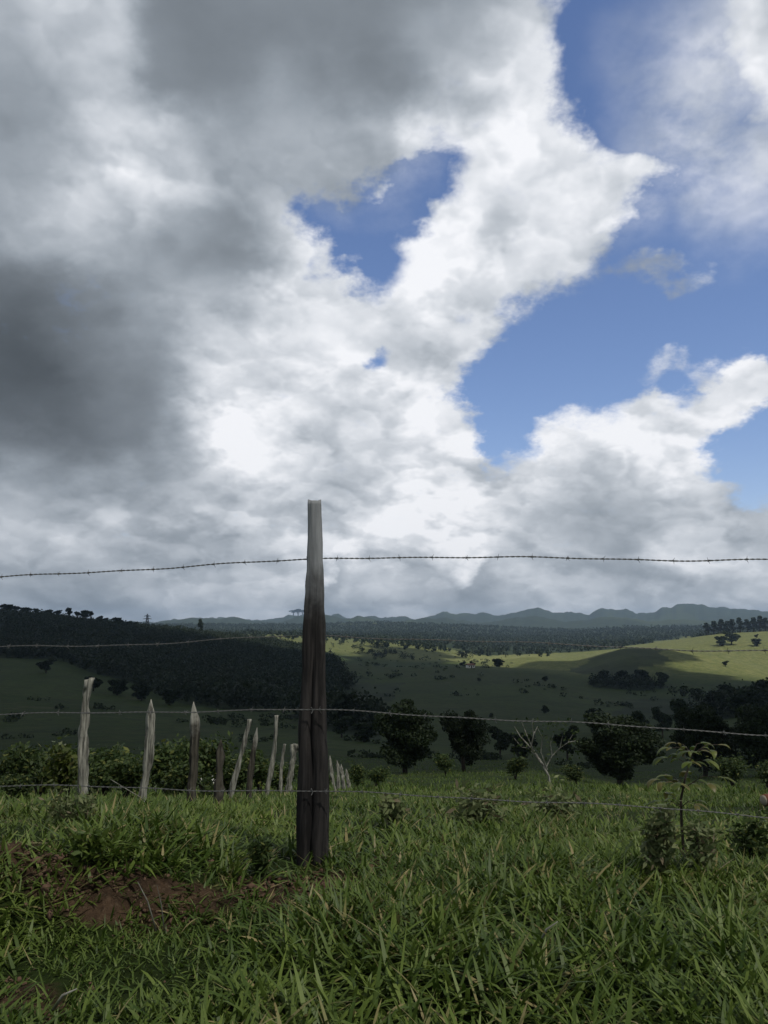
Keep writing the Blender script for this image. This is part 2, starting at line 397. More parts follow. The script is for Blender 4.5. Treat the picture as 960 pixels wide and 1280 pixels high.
g = n.mix(n.mr(trk.outputs['Fac'], .75, 1, 0, .5), g, (.022, .030, .012, 1))
g = n.mix(n.mr(n.noise(P, .05, 8, .7), .56, .7, 0, .7), g, (.018, .026, .010, 1))
dry = n.attr('dry').outputs['Fac']; g = n.mix(dry, g, n.mix(n.mr(n2, .3, .7, 0, 1), (.125, .145, .042, 1), (.24, .235, .09, 1)))  # on the ground, dry holds painted sunlight: paler pasture on the lit hills
g = n.mix(n.mr(n.noise(P, .35, 9, .75), .42, .62, 0, .45), g, (.020, .028, .010, 1))
g = n.mix(n.mr(n.noise(P, .035, 6, .7), .60, .72, 0, .35), g, (.10, .085, .05, 1))
fo = n.attr('forest_shade').outputs['Fac']
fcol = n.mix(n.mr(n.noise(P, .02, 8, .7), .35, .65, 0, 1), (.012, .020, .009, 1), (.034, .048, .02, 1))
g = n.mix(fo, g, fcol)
soil = n.mix(n.mr(n.noise(P, 14, 9, .7), .3, .7, 0, 1), (.055, .036, .023, 1), (.17, .107, .066, 1))
soil = n.mix(n.mr(n.noise(P, 5, 8, .75), .42, .62, 0, .85), soil, (.045, .03, .02, 1))
soil = n.mix(n.mr(n.noise(P, 60, 3, .6), .58, .7, 0, .6), soil, (.22, .17, .11, 1))
di = n.attr('dirt').outputs['Fac']
di = n.mr(n.math('MULTIPLY_ADD', n.math('SUBTRACT', n.noise(P, 9, 6, .65), .5), .7, di), .35, .6, 0, 1)
g = n.mix(di, g, soil)
p = n.node('ShaderNodeBsdfPrincipled'); n.l.new(g, p.inputs['Base Color']); p.inputs['Roughness'].default_value = .95; p.inputs['Specular IOR Level'].default_value = .1
bp = n.node('ShaderNodeBump'); bp.inputs['Strength'].default_value = .9; bp.inputs['Distance'].default_value = .05
n.l.new(n.noise(P, 30, 9, .75), bp.inputs['Height']); n.l.new(bp.outputs[0], p.inputs['Normal'])
n.l.new(p.outputs[0], out.inputs[0])

# ------------------------------------------------------------------ terrain mesh
def in_poly(px, py, poly):
    px = np.asarray(px, float); r_ = np.zeros(px.shape, bool); j = len(poly) - 1
    for i in range(len(poly)):
        xi, yi = poly[i]; xj, yj = poly[j]
        c = ((yi > py) != (yj > py)) & (px < (xj - xi) * (py - yi) / (yj - yi + 1e-9) + xi); r_ ^= c; j = i
    return r_
def proj(x, y, z):
    c, s = math.cos(PITCH), math.sin(PITCH); f_ = y * c + z * s; u = -y * s + z * c
    f_ = np.maximum(f_, 1e-3); return 480 + F * x / f_, 640 - F * u / f_
# woods: region of the ground plan (bearing as picture column, range in m)
WOODS = [  # (list of (column, range))  closed outlines on the ground plan
 [(-400, 560), (60, 520), (130, 420), (240, 330), (330, 300), (420, 380), (440, 520), (420, 700), (400, 900), (330, 1060), (-400, 1100)],
 [(380, 225), (470, 200), (480, 260), (420, 300), (360, 280)],
 [(735, 560), (800, 560), (840, 610), (780, 640), (735, 610)],
 [(850, 360), (900, 310), (1300, 280), (1300, 430), (960, 410), (900, 390)],
 [(520, 1500), (600, 1250), (760, 1300), (820, 1550), (800, 2400), (560, 2500), (440, 1900)],
 [(860, 1480), (960, 1420), (1300, 1400), (1300, 1800), (880, 1900)],
 [(340, 1900), (560, 2100), (900, 2100), (1300, 2000), (1300, 3200), (-300, 3200), (-300, 2000)],
]
azs = np.concatenate([np.linspace(-180, -34, 110, endpoint=False), np.linspace(-34, 34, 560, endpoint=False), np.linspace(34, 180, 110, endpoint=False)])
rs = np.exp(np.linspace(math.log(.5), math.log(9300), 620))
A, RR = np.meshgrid(np.radians(azs), rs); X = (RR * np.sin(A)).ravel(); Y = (RR * np.cos(A)).ravel(); Z = H(X, Y)
def plan_col(x, y):
    return 480 + F * np.tan(np.clip(np.arctan2(x, y), -.8, .8)) * (math.cos(PITCH) + .15 * math.sin(PITCH)), np.hypot(x, y)
def forest_mask(x, y):
    c, d = plan_col(x, y); c = c + 14 * fbm(x, y, 60, 41, 3); d2 = d * (1 + .10 * fbm(x, y, 70, 42, 3))
    m_ = np.zeros(c.shape, bool)
    for w_ in WOODS: m_ |= in_poly(c, d2, w_)
    return m_
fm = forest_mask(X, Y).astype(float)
SCRUB_SHADE = [[(690, 700), (760, 660), (830, 690), (838, 760), (800, 835), (755, 835), (690, 760)], [(760, 330), (900, 300), (1300, 260), (1300, 560), (960, 540), (860, 530), (780, 450)], [(400,300),(480,330),(500,520),(440,560)]]  # first outline paints shade on the mound's left flank, the others are scrub
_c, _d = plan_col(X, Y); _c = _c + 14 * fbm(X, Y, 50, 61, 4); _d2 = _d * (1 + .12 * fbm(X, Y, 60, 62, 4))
for s_ in SCRUB_SHADE: fm = np.maximum(fm, .8 * in_poly(_c, _d2, s_))
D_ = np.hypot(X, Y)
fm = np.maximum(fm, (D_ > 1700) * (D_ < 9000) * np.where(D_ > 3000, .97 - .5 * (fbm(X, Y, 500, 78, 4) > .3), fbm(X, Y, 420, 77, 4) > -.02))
cp, dp = plan_col(X, Y)
litv = np.clip((D_ - 620) / 120, 0, 1) * np.clip((cp - 560) / 60, 0, 1) * .75 + np.clip((D_ - 900) / 100, 0, 1) * np.clip((700 - cp) / 60, 0, 1) * .6  # sunlight put into the colour: paler ground where the hills are lit
litv = np.where(D_ > 3200, .1, litv)
SOIL = [(375,1108,.30,1.1),(340,1122,.22,1.0),(415,1105,.20,.7),(12,1062,.24,1.0),(60,1085,.16,.7),(110,1112,.2,.85),(175,1125,.22,.95),(240,1138,.18,.8),(55,1262,.2,.62),(15,1245,.12,.5),(470,1078,.12,.8),(700,1140,.12,.5),(2,1028,.16,.6)]
SOILP = [(at(a, b, 1.5, 12), r_, w_) for a, b, r_, w_ in SOIL]
def soil_f(x, y):
    s = np.zeros(np.shape(x))
    for p_, r_, w_ in SOILP:
        s = s + .82 * w_ * np.exp(-((x - p_.x) ** 2 + (y - p_.y) ** 2) / (r_ * r_ * .55))
    return np.clip(s, 0, 1.2)
ds = np.where(D_ < 12, soil_f(X, Y), 0)
Z = Z + np.where(D_ < 12, ds * (.07 * fbm(X, Y, .14, 88, 5, .65)), 0)
V = np.stack([X, Y, Z], 1); na = len(azs); nr = len(rs)
i0 = np.arange(nr - 1)[:, None] * na + np.arange(na)[None]; i1 = np.arange(nr - 1)[:, None] * na + (np.arange(na)[None] + 1) % na
Qd = np.stack([i0, i0 + na, i1 + na, i1], -1).reshape(-1, 4)
c0 = len(V); V = np.vstack([V, [0, 0, Hs(0, .5)]])
tri = np.stack([np.full(na // 2, c0), np.arange(0, na - 1, 2)[:na // 2], (np.arange(0, na - 1, 2) + 1)[:na // 2], ((np.arange(0, na - 1, 2) + 2) % na)[:na // 2]], 1)
Qd = np.vstack([Qd, tri])
ap = lambda a: np.append(a, 0)
ter = link('ground', mesh_np('ground', V, Qd[:, ::-1], [M_ter], {'forest_shade': ap(fm), 'dry': ap(litv), 'dirt': ap(ds)}, smooth=True))
tag(ter, kind='structure')
GMIN = float(Z.min()); GMAX = float(Z.max())

# ------------------------------------------------------------------ haze
bpy_m, n, out = mat('air'); vol = n.node('ShaderNodeVolumePrincipled')
vol.inputs['Color'].default_value = (.56, .75, 1.0, 1); vol.inputs['Density'].default_value = 8.5e-5; vol.inputs['Anisotropy'].default_value = .2
n.l.new(vol.outputs[0], out.inputs['Volume'])
hb = 9600; zb, zt = GMIN - 1, max(GMAX, 10) + 25
Vb = np.array([(x, y, z) for z in (zb, zt) for y in (-hb, hb) for x in (-hb, hb)], float)
Qb = np.array([(0, 2, 3, 1), (4, 5, 7, 6), (0, 1, 5, 4), (2, 6, 7, 3), (0, 4, 6, 2), (1, 3, 7, 5)])
HAZE = True
if HAZE: tag(link('haze', mesh_np('haze', Vb, Qb, [bpy_m])), kind='stuff')

# ------------------------------------------------------------------ unseen clouds added overhead to shade the valley (bodies high above, out of frame)
rng = np.random.default_rng(5)
M_shade_cloud, n, out = mat('shade_cloud_body')
df = n.node('ShaderNodeBsdfDiffuse'); df.inputs[0].default_value = (.85, .87, .9, 1)
tl = n.node('ShaderNodeBsdfTranslucent'); tl.inputs[0].default_value = (.75, .77, .8, 1)
mx = n.node('ShaderNodeMixShader'); mx.inputs[0].default_value = .35
n.l.new(df.outputs[0], mx.inputs[1]); n.l.new(tl.outputs[0], mx.inputs[2]); n.l.new(mx.outputs[0], out.inputs[0])
import bmesh
bmi = bmesh.new(); bmesh.ops.create_icosphere(bmi, subdivisions=4, radius=1)
IV = np.array([v.co[:] for v in bmi.verts]); IF = np.array([[v.index for v in f.verts] for f in bmi.faces]); bmi.free()
CLOUD_H = 1000.0
def shadow_to_cloud(x, y):
    return x + sd.x / sd.z * (CLOUD_H), y + sd.y / sd.z * (CLOUD_H)
def shade_cloud(name, spots, seed):
    g_ = np.random.default_rng(seed); Vs, Fs, o_ = [], [], 0
    for (gx, gy, r_) in spots:
        cx, cy = shadow_to_cloud(gx, gy)
        v = IV.copy(); dd = fbm(v[:, 0] * 3 + gx, v[:, 1] * 3 + v[:, 2] * 2 + gy, 1.0, seed, 4) * .35 + 1
        v = v * dd[:, None]; v[:, 2] = np.where(v[:, 2] < 0, v[:, 2] * .25, v[:, 2] * .6)
        v = v * r_ + [cx, cy, CLOUD_H + g_.uniform(-10, 10)]
        Vs.append(v); Fs.append(IF + o_); o_ += len(v)
    o2 = link(name, mesh_np(name, np.vstack(Vs), np.vstack(Fs), [M_shade_cloud], smooth=True)); return o2
spots = []
for gx in np.arange(-1150, 900, 105):
    for gy in np.arange(-260, 1300, 105):
        x_ = gx + rng.uniform(-25, 25); y_ = gy + rng.uniform(-25, 25)
        lim = 1120 if x_ < -260 else (820 if x_ < 40 else (700 - .25 * x_ if x_ < 225 else 545))
        if y_ < lim - 60 and abs(x_) < 1100 and math.hypot(x_ - 5, y_ - 10) > 150: spots.append((x_, y_, rng.uniform(82, 105)))
spots += [(60, 760, 60), (75, 700, 60), (120, 700, 50), (30, 820, 55), (72, 830, 50), (165, 735, 55), (205, 755, 60), (240, 725, 55), (190, 700, 60), (20, 880, 50), (45, 930, 52), (30, 1000, 60), (60, 1070, 60), (50, 1140, 60)]  # extra puffs placed to shape the shadows on the mound and hills
tag(shade_cloud('shade_cloud', spots, 3), kind='structure')
# thin veil added out of view above the fence to let part of the sunlight through
M_thin_shade, n, out = mat('thin_shade_cloud'); df = n.node('ShaderNodeBsdfDiffuse'); df.inputs[0].default_value = (.85, .87, .9, 1); tp = n.node('ShaderNodeBsdfTransparent')
mx = n.node('ShaderNodeMixShader'); mx.inputs[0].default_value = .22; n.l.new(tp.outputs[0], mx.inputs[1]); n.l.new(df.outputs[0], mx.inputs[2]); n.l.new(mx.outputs[0], out.inputs[0])
cx_, cy_ = shadow_to_cloud(5, 10); v = IV.copy() * [190, 190, 12]; v = v * (1 + .12 * fbm(IV[:, 0] * 3, IV[:, 1] * 3, 1, 9, 3))[:, None] + [cx_, cy_, CLOUD_H]
tag(link('thin_shade_cloud', mesh_np('thin_shade_cloud', v, IF, [M_thin_shade], smooth=True)), kind='structure')

# ------------------------------------------------------------------ foliage generator
def leaves(C, N, size, rng, aspect=1.7, flat=.0, droop=0):
    """leaf quads at centres C; returns V, Q, rnd"""
    n_ = len(C); a = rng.normal(size=(n_, 3)); a[:, 2] *= (1 - flat); a[:, 2] -= droop
    a /= np.linalg.norm(a, axis=1)[:, None] + 1e-9
    b = np.cross(a, rng.normal(size=(n_, 3))); b /= np.linalg.norm(b, axis=1)[:, None] + 1e-9
    s = size * rng.uniform(.6, 1.35, n_)
    a = a * s[:, None] * .5 * aspect; b = b * s[:, None] * .5
    V_ = np.stack([C - a, C + b, C + a, C - b], 1).reshape(-1, 3)
    Q_ = np.arange(n_ * 4).reshape(-1, 4)
    return V_, Q_, np.repeat(rng.random(n_), 4)
def crown_pts(rng, h0, h1, rad, nclump, nleaf, clump=.3, shape='round'):
    """points clumped in an uneven crown"""
    zc = (h0 + h1) / 2; hz = (h1 - h0) / 2
    d = rng.normal(size=(nclump, 3)); d /= np.linalg.norm(d, axis=1)[:, None]
    rr = rng.random(nclump) ** .45
    c = d * rr[:, None] * [rad, rad, hz] * .85
    if shape == 'cone': c[:, :2] *= (1 - .75 * (c[:, 2:3] / hz * .5 + .5))
    if shape == 'tall': c[:, :2] *= .55
    c[:, 2] += zc
    k = rng.integers(0, nclump, nleaf); cs = rng.uniform(.6, 1.3, nclump) * clump * rad
    q = rng.normal(size=(nleaf, 3)); q /= np.linalg.norm(q, axis=1)[:, None]
    return c[k] + q * (rng.random(nleaf) ** .4)[:, None] * cs[k][:, None] * [1, 1, .75], c
def make_tree(name, h, rad, seed, mleaf=None, nclump=30, nleaf=6000, size=.22, low=.12, shape='round', trunk=True, clump=.3, bark=None, mid=None):
    g_ = np.random.default_rng(seed); root = bpy.data.objects.new(name, None); COL.objects.link(root)
    pts, c = crown_pts(g_, h * low, h, rad, nclump, nleaf, clump, shape)
    V_, Q_, r_ = leaves(pts, None, size, g_)
    cr = link('crown', mesh_np('crown', V_, Q_, [mleaf or M_tree], {'rnd': r_}), root)
    segs = []
    th = h * .62; P_ = [(0, 0, -.4), (0.02 * h, 0, th * .3), (-.01 * h, .02 * h, th * .65), (.01 * h, 0, th)]
    segs.append(tube(P_, [.035 * h, .028 * h, .02 * h, .01 * h], 8))
    for k in range(7):
        q = c[g_.integers(0, len(c))]; z0 = th * g_.uniform(.25, .9)
        segs.append(tube([(0, 0, z0), tuple(np.array([q[0] * .5, q[1] * .5, (z0 + q[2]) / 2])), tuple(q)], [.014 * h, .009 * h, .003 * h], 5, cap=False))
    V_, Q_ = join(segs); link('trunk', mesh_np('trunk', V_, Q_, [bark or M_bark], smooth=True), root)
    return root
def dup(root):
    r_ = root.copy(); COL.objects.link(r_)
    for ch in root.children:
        c_ = ch.copy(); COL.objects.link(c_); c_.parent = r_
    return r_

SECTION = 'objects'
# ------------------------------------------------------------------ far woods (read as one mass)
def wood_mass(name, dmin, dmax, spacing, quads, lsize, hmin, hmax, seed, mask=True, lim=9000):
    g_ = np.random.default_rng(seed); half = math.tan(R(33))
    xs, ys = [], []
    step = spacing
    gx = np.arange(-dmax * half, dmax * half, step); gy = np.arange(dmin * .7, dmax, step)
    X_, Y_ = np.meshgrid(gx, gy); X_ = X_.ravel(); Y_ = Y_.ravel()
    X_ = X_ + g_.uniform(-.45, .45, len(X_)) * step; Y_ = Y_ + g_.uniform(-.45, .45, len(Y_)) * step
    d = np.hypot(X_, Y_); k = (d > dmin) & (d < dmax) & (np.abs(X_) < Y_ * half)
    X_, Y_, d = X_[k], Y_[k], d[k]
    k = forest_mask(X_, Y_)
    k |= (fbm(X_, Y_, 35, 200 + seed, 3) > .42) & (fbm(X_, Y_, 200, 300 + seed, 2) > .12) & (d > 520) & ~((plan_col(X_, Y_)[0] > 640) & (d > 560) & (d < 1400)) if mask else False
    if d.size and dmin > 1150: k |= (fbm(X_, Y_, 420, 77, 4) > .0)
    X_, Y_ = X_[k], Y_[k]
    if len(X_) > lim: s_ = g_.permutation(len(X_))[:lim]; X_, Y_ = X_[s_], Y_[s_]
    Z_ = H(X_, Y_); n_ = len(X_); hh = g_.uniform(hmin, hmax, n_) * (1 + .25 * fbm(X_, Y_, 60, 4, 2)); rad = hh * g_.uniform(.32, .55, n_)
    q = g_.normal(size=(n_, quads, 3)); q /= np.linalg.norm(q, axis=2)[..., None]
    q *= (g_.random((n_, quads)) ** .3)[..., None]
    lob = 1 + .35 * np.sin(q[..., 0] * 4 + g_.random((n_, 1)) * 6) * np.cos(q[..., 1] * 4)
    C_ = np.stack([X_[:, None] + q[..., 0] * rad[:, None] * lob, Y_[:, None] + q[..., 1] * rad[:, None] * lob, Z_[:, None] + hh[:, None] * (.52 + .5 * q[..., 2] * lob)], -1).reshape(-1, 3)
    V_, Q_, r_ = leaves(C_, None, lsize, g_, 1.4)
    r_ = np.clip(np.repeat(np.repeat(g_.random(n_), quads), 4) * .7 + r_ * .3, 0, 1)
    return tag(link(name, mesh_np(name, V_, Q_, [M_wood], {'rnd': r_})), kind='stuff'), n_
o, n_ = wood_mass('wood', 225, 1150, 6.6, 80, 1.0, 5, 10, 11, lim=8500); tag(o, 'dark wood covering the near hillsides', 'wood')
o, n_ = wood_mass('distant_wood', 1180, 3300, 15, 20, 2.6, 5, 10, 12, lim=12000); tag(o, 'blue-green distant wood on the plain below the far hills', 'wood')

g_ = np.random.default_rng(71); n_ = 90000; u = g_.random(n_); r_ = 90 * (1500 / 90) ** u; a_ = R(33) * g_.uniform(-1, 1, n_)
x = r_ * np.sin(a_); y = r_ * np.cos(a_); k = (fbm(x, y, 22, 401, 4) + .5 * fbm(x, y, 160, 402, 3) > .36) & (g_.random(n_) < .16) & ~((plan_col(x, y)[0] > 640) & (r_ > 560)); x, y, r_ = x[k], y[k], r_[k]
z = H(x, y); hh = g_.uniform(.5, 2.0, len(x)) * np.clip(r_ / 300, .5, 1.4); q = g_.normal(size=(len(x), 26, 3)); q /= np.linalg.norm(q, axis=2)[..., None]
C_ = np.stack([x[:, None] + q[..., 0] * hh[:, None] * .8, y[:, None] + q[..., 1] * hh[:, None] * .8, z[:, None] + hh[:, None] * (.4 + .5 * q[..., 2])], -1).reshape(-1, 3)
V_, Q_, rn = leaves(C_, None, 1.0, g_, 1.4); sc_ = np.repeat(np.repeat(hh * .38, 26), 4)[:, None]; ctr = np.repeat(C_, 4, 0); V_ = ctr + (V_ - ctr) * sc_
tag(link('scrub', mesh_np('scrub', V_, Q_, [M_wood], {'rnd': rn})), 'low scrub and bushes dotted over the pasture slopes', 'scrub', kind='stuff')

# ------------------------------------------------------------------ trees one can tell apart
def tree_h(px, ytop, d):
    b = on_ground(px, d); v = ray(px, ytop); return b, d * v.z / math.hypot(v.x, v.y) - b.z
def place(root, px, ytop, d, wpx, base_h, base_r, rot, label, cat='tree', group=None):
    b, h = tree_h(px, ytop, d); root.location = b; h = max(h, .75 * wpx / F * b.y); s = h / base_h; r_ = wpx / 2 / F * b.y / base_r
    root.scale = (r_, r_, s); root.rotation_euler = (0, 0, rot); tag(root, label, cat, group); return root
big = [(506, 868, 62, 84, 21, 'broad dark round tree, larger of the valley pair right of the tall post'),
       (578, 882, 64, 66, 22, 'smaller dark round tree just right of the broad one in the valley'),
       (768, 884, 52, 104, 23, 'large very dark tree tapering to its foot, between the bare branched tree and the sapling'),
       (872, 868, 85, 74, 24, 'dark bushy tree in the valley behind the young sapling'),
       (945, 872, 80, 80, 25, 'dark dense tree in the valley at the right edge of the view')]
for px, yt, d, wp, seed, lab in big:
    t = make_tree('dark_tree', 6, 2.4, seed, nclump=46, nleaf=22000, size=.13, low=.06, clump=.34)
    place(t, px, yt, d, wp, 6, 2.55, seed, lab, 'tree', 'dark trees in the valley')
protoA = make_tree('valley_tree', 8, 3.2, 31, nclump=26, nleaf=2600, size=.5, low=.08, clump=.36, mleaf=M_tree)
protoB = make_tree('valley_tree', 8, 3.0, 32, nclump=20, nleaf=2200, size=.5, low=.15, clump=.36, mleaf=M_wood)
first = {0: protoA, 1: protoB}
mids = [(434,862,230,40,'dark spreading tree on the hollow just right of the tall post'),(428,892,190,34,'low dark tree at the foot of the wooded slope right of the tall post'),
 (456,900,175,36,'dark tree at the end of the hedge line sloping down right of the tall post'),(622,905,130,34,'dark tree in the gap between the valley tree pair and the bare tree'),
 (650,912,120,40,'low rounded tree behind the bare branched tree'),(705,903,140,34,'dark tree left of and behind the large very dark tree'),
 (738,880,250,24,'tree peeping over the left of the large very dark tree'),(822,880,230,28,'dark tree in the hollow above the sapling'),(846,868,260,26,'small tree above and left of the dark bushy one'),
 (895,852,330,38,'tree at the foot of the sunlit slope, left of the right edge'),(925,856,300,40,'tree below the sunlit slope near the right edge'),(955,846,340,34,'tree against the sunlit slope at the right edge'),
 (795,882,200,26,'rounded tree behind the right shoulder of the large very dark tree'),(905,905,110,50,'dark tree low in the valley between the two right-hand trees'),
 (680,845,560,9,'small lone tree on the smooth green hillside'),(598,850,520,7,'tiny lone tree on the left of the smooth green hillside'),(679,880,330,11,'small bush-like tree low on the smooth green hillside'),(612,892,300,8,'tiny dark tree at the foot of the smooth green hillside'),
 (752,845,590,24,'dark tree in the row below the shaded mound, left end'),(775,846,600,22,'second tree from the left in the row below the shaded mound'),(800,848,600,26,'tree in the middle of the row below the shaded mound'),(826,850,600,22,'tree at the right end of the row below the shaded mound'),
 (866,858,480,20,'lone tree at the lower edge of the sunlit slope'),(905,828,760,10,'small tree standing on the sunlit slope'),(945,800,1150,14,'bush-like tree on the far sunlit hill at the right edge'),
 (914,800,1160,24,'dark clump-like tree on the far sunlit hill'),(902,801,1150,18,'dark tree at the left of the clump on the far sunlit hill'),(946,792,1250,6,'tiny lone tree near the crest of the far sunlit hill'),
 (150,852,330,30,'dark tree at the lower edge of the hillside wood, above the pale posts'),(120,850,340,26,'tree at the lower edge of the wood above the ragged-topped post'),(180,862,310,30,'tree hanging over the green slope above the second pale post'),
 (60,838,420,26,'tree at the left end of the hillside wood beside the green slope'),(215,868,300,30,'dark tree at the wood edge above the pointed post'),
 (590,826,700,9,'tree left of the far white house'),(622,829,700,16,'round tree right of the far white house'),(578,828,705,10,'tree on the hill brow well left of the far white house')]
used = set()
for i, (px, yt, d, wp, lab) in enumerate(mids):
    k = i % 2
    if k in used: t = dup(first[k])
    else: t = first[k]; used.add(k)
    place(t, px, yt, d, wp, 8, 3.4, i * 1.7, lab, 'tree', 'trees scattered over the valley and hills')
# skyline trees on the left ridge and the pines on the right ridge
def ridge_d(px, d0, d1):
    ds_ = np.linspace(d0, d1, 200); v = ray(px, 800); h = math.hypot(v.x, v.y)
    z_ = H(v.x / h * ds_, v.y / h * ds_); return float(ds_[int(np.argmax(z_ / ds_))])
sk = make_tree('ridge_tree', 14, 3.0, 41, nclump=11, nleaf=700, size=1.0, low=.42, clump=.42, mleaf=M_wood)
sk2 = make_tree('ridge_tree', 14, 2.2, 42, nclump=9, nleaf=480, size=.9, low=.5, clump=.45, mleaf=M_wood)
pine = make_tree('ridge_pine', 14, 2.6, 43, nclump=24, nleaf=900, size=.9, low=.1, clump=.3, shape='cone', mleaf=M_wood)
rt = [(6,753,16),(18,756,14),(30,757,14),(43,759,12),(58,760,14),(70,761,12),(84,757,7),(95,763,10),(105,760,12),(112,762,10),(124,768,8),(130,771,9),(145,770,12),(151,774,7),(161,775,8),(170,776,8),(206,779,9),(222,780,10)]
ORD = ['first', 'second', 'third', 'fourth', 'fifth', 'sixth', 'seventh', 'eighth', 'ninth', 'tenth', 'eleventh', 'twelfth']
RL = [ORD[i] + ' dark tree from the left edge along the wooded skyline' for i in range(10)] + ['small spindly tree at the low end of the wooded skyline, sixth before the tower', 'thin tree fifth to the left of the tower on the skyline', 'broader-crowned tree fourth to the left of the tower on the skyline', 'slight tree third to the left of the tower on the skyline', 'little tree second to the left of the tower on the skyline', 'little tree next to the tower on its left on the skyline', 'small tree just right of the tower on the skyline', 'small tree second to the right of the tower on the skyline']
for i, (px, yt, wp) in enumerate(rt):
    src = (sk, sk2)[i % 2]
    t = src if i < 2 else dup(src)
    place(t, px, yt, ridge_d(px, 600, 1000), wp, 14, 3.0, i * 2.1, RL[i], 'tree', 'trees along the left skyline')
tt = [(250,770,640,8,'single tall pointed pine breaking the skyline left of the tall post'),]
place(pine, 250, 771, ridge_d(250, 600, 1000), 9, 14, 2.6, 0, 'single pointed pine breaking the skyline between the tower and the tall post', 'tree')
for i, px in enumerate([884,893,902,910,917,926,935,943,951,958]):
    t = dup(pine); place(t, px, 777 - (px - 880) * .09 - (i % 3) * 1.6, 1440, 11, 14, 2.6, i, ORD[i] + ' pine from the left in the row on the right-hand ridge', 'tree', 'pines on the right ridge')
for i, (px, yt) in enumerate([(366, 762), (372, 760), (378, 763)]):
    t = dup(sk); place(t, px, yt, ridge_d(px, 5600, 7600), 9, 14, 3.0, i, ['left', 'middle', 'right'][i] + ' tree of the little clump on the far hill left of the tall post', 'tree', 'trees in the clump on the far hill')

# ------------------------------------------------------------------ transmission tower
b = on_ground(183, ridge_d(183, 600, 1000)); hgt = b.length * (ray(183, 767).z - ray(183, 785).z) + 3
segs = []
def bar(a, c, r_=.26): segs.append(tube([a, c], [r_, r_], 4, cap=False))
lv = [0, .25, .48, .66, .8, .92, 1.0]; wd = [.16, .11, .075, .05, .04, .035, .005]
for i in range(len(lv) - 1):
    a0, a1, w0, w1 = lv[i] * hgt, lv[i + 1] * hgt, wd[i] * hgt, wd[i + 1] * hgt
    for sx, sy in ((1, 1), (1, -1), (-1, -1), (-1, 1)):
        bar((sx * w0, sy * w0, a0), (sx * w1, sy * w1, a1))
        nx, ny = (sy, -sx); bar((sx * w0, sy * w0, a0), (nx * w1, ny * w1, a1), .17); bar((sx * w1, sy * w1, a1), (nx * w1, ny * w1, a1), .1)
root = bpy.data.objects.new('transmission_tower', None); COL.objects.link(root); root.location = b
V_, Q_ = join(segs); link('lattice_mast', mesh_np('lattice_mast', V_, Q_, [M_steel]), root)
for zf, wf in ((.72, .24), (.88, .19)):
    segs = []
    for s_ in (-1, 1):
        bar((0, 0, zf * hgt), (s_ * wf * hgt, 0, zf * hgt), .26); bar((0, 0, (zf + .05) * hgt), (s_ * wf * hgt, 0, zf * hgt), .12)
        bar((s_ * wf * hgt, 0, zf * hgt), (s_ * wf * hgt, 0, (zf - .04) * hgt), .12)
    V_, Q_ = join(segs); link('cross_arm', mesh_np('cross_arm', V_, Q_, [M_steel]), root)
tag(root, 'steel lattice power line tower standing on the left skyline beyond the wood', 'transmission tower')

# ------------------------------------------------------------------ tiny far houses
def box(x0, x1, y0, y1, z0, z1):
    v = np.array([(x, y, z) for z in (z0, z1) for y in (y0, y1) for x in (x0, x1)], float)
    return v, np.array([(0, 2, 3, 1), (4, 5, 7, 6), (0, 1, 5, 4), (2, 6, 7, 3), (0, 4, 6, 2), (1, 3, 7, 5)])
def house(px, py, d0, d1, wpx, label, rot):
    p_ = at(px, py, d0, d1); w_ = wpx / F * p_.y; root = bpy.data.objects.new('farmhouse', None); COL.objects.link(root); root.location = p_; root.rotation_euler = (0, 0, rot)
    hw = w_ / 2; dp_ = w_ * .4; hh = w_ * .38
    V_, Q_ = join([box(-hw, hw, -dp_, dp_, -1, hh)]); link('wall', mesh_np('wall', V_, Q_, [M_white]), root)
    e_ = .3; rv = np.array([(-hw - e_, -dp_ - e_, hh - .02), (hw + e_, -dp_ - e_, hh - .02), (hw + e_, 0, hh + dp_ * .55), (-hw - e_, 0, hh + dp_ * .55), (-hw - e_, dp_ + e_, hh - .02), (hw + e_, dp_ + e_, hh - .02)])
    link('roof', mesh_np('roof', rv, np.array([(0, 1, 2, 3), (3, 2, 5, 4), (0, 4, 5, 1)]), [M_roof]), root)
    V_, Q_ = box(-.45, .45, -dp_ - .05, -dp_ + .05, -.2, 2.0); link('door', mesh_np('door', V_, Q_, [M_bark]), root)
    for sx in (-.6, .6):
        V_, Q_ = box(sx * hw - .4, sx * hw + .4, -dp_ - .05, -dp_ + .05, 1, 1.9); link('window', mesh_np('window', V_, Q_, [M_bark]), root)
    tag(root, label, 'house')
house(588, 835, 500, 900, 9, 'tiny whitewashed farmhouse among trees on the far edge of the smooth hill', .3)
house(788, 856, 400, 800, 5, 'tiny white building among the dark trees below the shaded mound', -.4)

